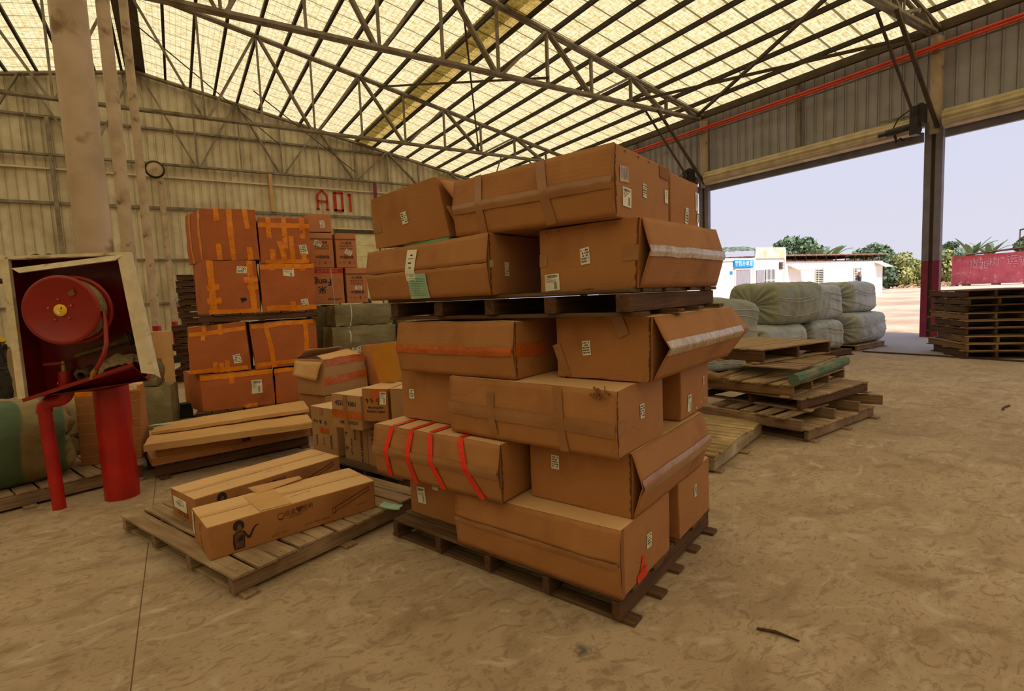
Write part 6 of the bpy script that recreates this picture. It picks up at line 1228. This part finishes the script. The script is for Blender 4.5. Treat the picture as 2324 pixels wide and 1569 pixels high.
tree('dark bush behind the left end of the red container', 74.9, 23.6, 4.2, 2.0, seed=9, mt='leaf_d', n=2200)
tree('slender pointed tree above the bush left of the container', 74.9, 24.3, 5.0, 0.8, seed=10, mt='leaf_d', n=900, size=0.16)
tree('distant round tree at the right edge above the container', 84.0, 19.6, 5.4, 1.3, seed=11, n=1200)
banana('banana plant with tall leaves right of the round crowned tree', 47.6, 24.6, 4.2, 3)
banana('banana plant half hidden by the tin roof ridge', 50.8, 25.3, 4.3, 4)
banana('banana plant rising behind the left half of the red container', 82.0, 24.2, 5.2, 5)
banana('banana plant rising behind the middle of the red container', 83.4, 22.9, 5.0, 6)
mb = MB(); rnd = random.Random(77)
for _ in range(2600):
    u = rnd.random(); x = 57 + 22 * u + rnd.uniform(-1.5, 1.5); y = 21.3 + 2.2 * u + rnd.uniform(-.8, .8); p = Vector((x, y, gz(x, y) + rnd.uniform(-.05, .35) * rnd.random())); a = Vector((rnd.gauss(0, 1), rnd.gauss(0, 1), rnd.gauss(0, .5))).normalized() * 0.2; b = Vector((0, 0, 0.07)); mb.add([p - a, p + b, p + a, p - b], [(0, 1, 2, 3)])
tag(mb.build('dry_grass', mat('straw', S(206, 180, 140), S(176, 150, 110), scale=1, rough=0.9), fix=False), 'dry straw and litter along the foot of the hedge', 'grass', kind='stuff')
t = thing('wire_fence', 'low post and rail fence between the bush and the red container', 'fence', (66, 21.0, 0.97))
for k in range(5): mb = MB(); mb.beam((k * 1.5, k * 0.12, 0), (k * 1.5, k * 0.12, 1.1), 0.08); mb.build('fence_post', 'wood_grey', t)
for z in (0.45, 0.95): mb = MB(); mb.beam((0, 0, z), (6, 0.48, z), 0.05, 0.08); mb.build('rail', 'wood_grey', t)
t = thing('lamp_post', 'thin yard lamp post at the right edge above the container', 'lamp post', (82.0, 19.9, 1.0))
mb = MB(); mb.tube([(0, 0, 0), (0, 0, 6.0)], 0.06, 8); mb.build('pole', 'steel_dark', t)
mb = MB(); mb.tube([(0, 0, 5.9), (0.2, -0.7, 6.1), (0.3, -1.3, 6.0)], 0.09, 8); mb.tube([(0, 0, 4.9), (0.1, -0.4, 5.1), (0.2, -0.9, 4.9)], 0.12, 8); mb.build('lamp_head', 'steel_dark', t)
# overhead thin wire seen through the far gap is left to the sky; loose soil heap at the slab edge
mb = MB(); mb.grid(lambda u, v: (18.75 + 1.6 * u, 3.5 + 10 * v, -0.02 + 0.10 * sin(pi * u) * (0.6 + 0.7 * noise.noise(Vector((u * 6, v * 30, 1))))), 20, 90); tag(mb.build('soil_ridge', bpy.data.materials['pale_dry_dirt']), 'low ridge of loose soil along the slab edge outside the door', 'soil', kind='stuff')

# ------------------------------------------------------------------ people (small, far away)
def person(label, loc, rz, H, hairm, topm, botm, cap=None):
    t = thing('person', label, 'person', loc, R(rz)); s = H / 1.75
    J = {'pel': (0, 0, .95), 'wa': (0, 0, 1.10), 'ch': (0, 0.01, 1.30), 'nk': (0, 0, 1.48), 'hd0': (0, -.01, 1.56), 'hd': (0, -.01, 1.66), 'hd2': (0, 0, 1.71)}
    for sd, k in ((-1, 'l'), (1, 'r')):
        J.update({k + 'hp': (sd * .09, 0, .90), k + 'kn': (sd * .10, -.01, .50), k + 'an': (sd * .10, .02, .08), k + 'to': (sd * .11, -.13, .03), k + 'sh': (sd * .17, 0, 1.42), k + 'el': (sd * .23, .02, 1.13), k + 'wr': (sd * .23, -.07, .88), k + 'ha': (sd * .225, -.10, .80)})
    Rr = {'pel': .13, 'wa': .12, 'ch': .145, 'nk': .05, 'hd0': .065, 'hd': .085, 'hd2': .07, 'hp': .085, 'kn': .055, 'an': .038, 'to': .03, 'sh': .055, 'el': .038, 'wr': .026, 'ha': .030}
    E = [('pel', 'wa'), ('wa', 'ch'), ('ch', 'nk'), ('nk', 'hd0'), ('hd0', 'hd'), ('hd', 'hd2')]
    for k in 'lr': E += [('pel', k + 'hp'), (k + 'hp', k + 'kn'), (k + 'kn', k + 'an'), (k + 'an', k + 'to'), ('ch', k + 'sh'), (k + 'sh', k + 'el'), (k + 'el', k + 'wr'), (k + 'wr', k + 'ha')]
    def skin(name, keys, mt, grow):
        keys = [k for k in J if k in keys or keys == 'all']; idx = {k: i for i, k in enumerate(keys)}
        vs = [tuple(c * s for c in J[k]) for k in keys]; es = [(idx[a], idx[b]) for a, b in E if a in idx and b in idx]
        rad = [(Rr.get(k) or Rr[k[1:]]) * s + grow for k in keys]
        if keys and 'lha' in keys and name == 'body':
            for sd, k in ((-1, 'l'), (1, 'r')):
                hx, hy, hz = J[k + 'ha']
                for i in range(5):
                    dx = (-.022 + .011 * i) if i < 4 else -sd * .03; ln = (.065, .075, .07, .055, .035)[i]
                    a_ = len(vs); vs.append(((hx + dx) * s, (hy - .01) * s, (hz - .035) * s)); vs.append(((hx + dx * 1.1) * s, (hy - .02) * s, (hz - .035 - ln) * s)); es += [(idx[k + 'ha'], a_), (a_, a_ + 1)]; rad += [.009 * s, .007 * s]
        me = bpy.data.meshes.new(name); me.from_pydata(vs, es, []); me.materials.append(M[mt]); o = bpy.data.objects.new(name, me); COL.objects.link(o); o.parent = t
        sk = o.modifiers.new('skin', 'SKIN'); sk.use_smooth_shade = True
        for i, r_ in enumerate(rad): me.skin_vertices[0].data[i].radius = (r_, r_)
        me.skin_vertices[0].data[0].use_root = True
        sb = o.modifiers.new('sub', 'SUBSURF'); sb.levels = 1; sb.render_levels = 2
        return o
    skin('body', 'all', 'skin', 0)
    skin('shirt', ['wa', 'ch', 'lsh', 'rsh', 'lel', 'rel', 'pel'], topm, .012)
    skin('trousers', ['pel', 'lhp', 'rhp', 'lkn', 'rkn', 'lan', 'ran'], botm, .012)
    mb = MB(); mb.lathe([(0, 1.79 * s), (.06 * s, 1.775 * s), (.092 * s, 1.72 * s), (.095 * s, 1.66 * s), (.08 * s, 1.62 * s)], 20, c=(0, 0.015 * s, 0)); mb.build('cap' if cap else 'hair', cap or hairm, t)
    mb = MB()
    for sd in (-1, 1): mb.lathe([(0, .008), (.009, 0)], 8, axis='Y', c=(sd * .032 * s, -.098 * s, 1.665 * s))
    mb.beam((-.025 * s, -.095 * s, 1.60 * s), (.025 * s, -.095 * s, 1.60 * s), .006); mb.build('facial_features', 'hair', t)
    mb = MB(); mb.add([(0, -.09 * s, 1.665 * s), (-.015 * s, -.088 * s, 1.625 * s), (.015 * s, -.088 * s, 1.625 * s), (0, -.118 * s, 1.628 * s)], [(0, 1, 3), (0, 3, 2), (1, 2, 3)]); mb.build('nose', 'skin', t)
    return t
person('person in a pale cap and dark top standing before the right louvred window', (38.35, 17.15, 0.60), 0, 1.88, 'hair', 'cloth', 'cloth', 'cloth_w')
person('person with black hair just peeking over the wrapped bundles by the cream door', (3.4, 10.95, 0), 10, 1.70, 'hair', 'cloth', 'cloth')
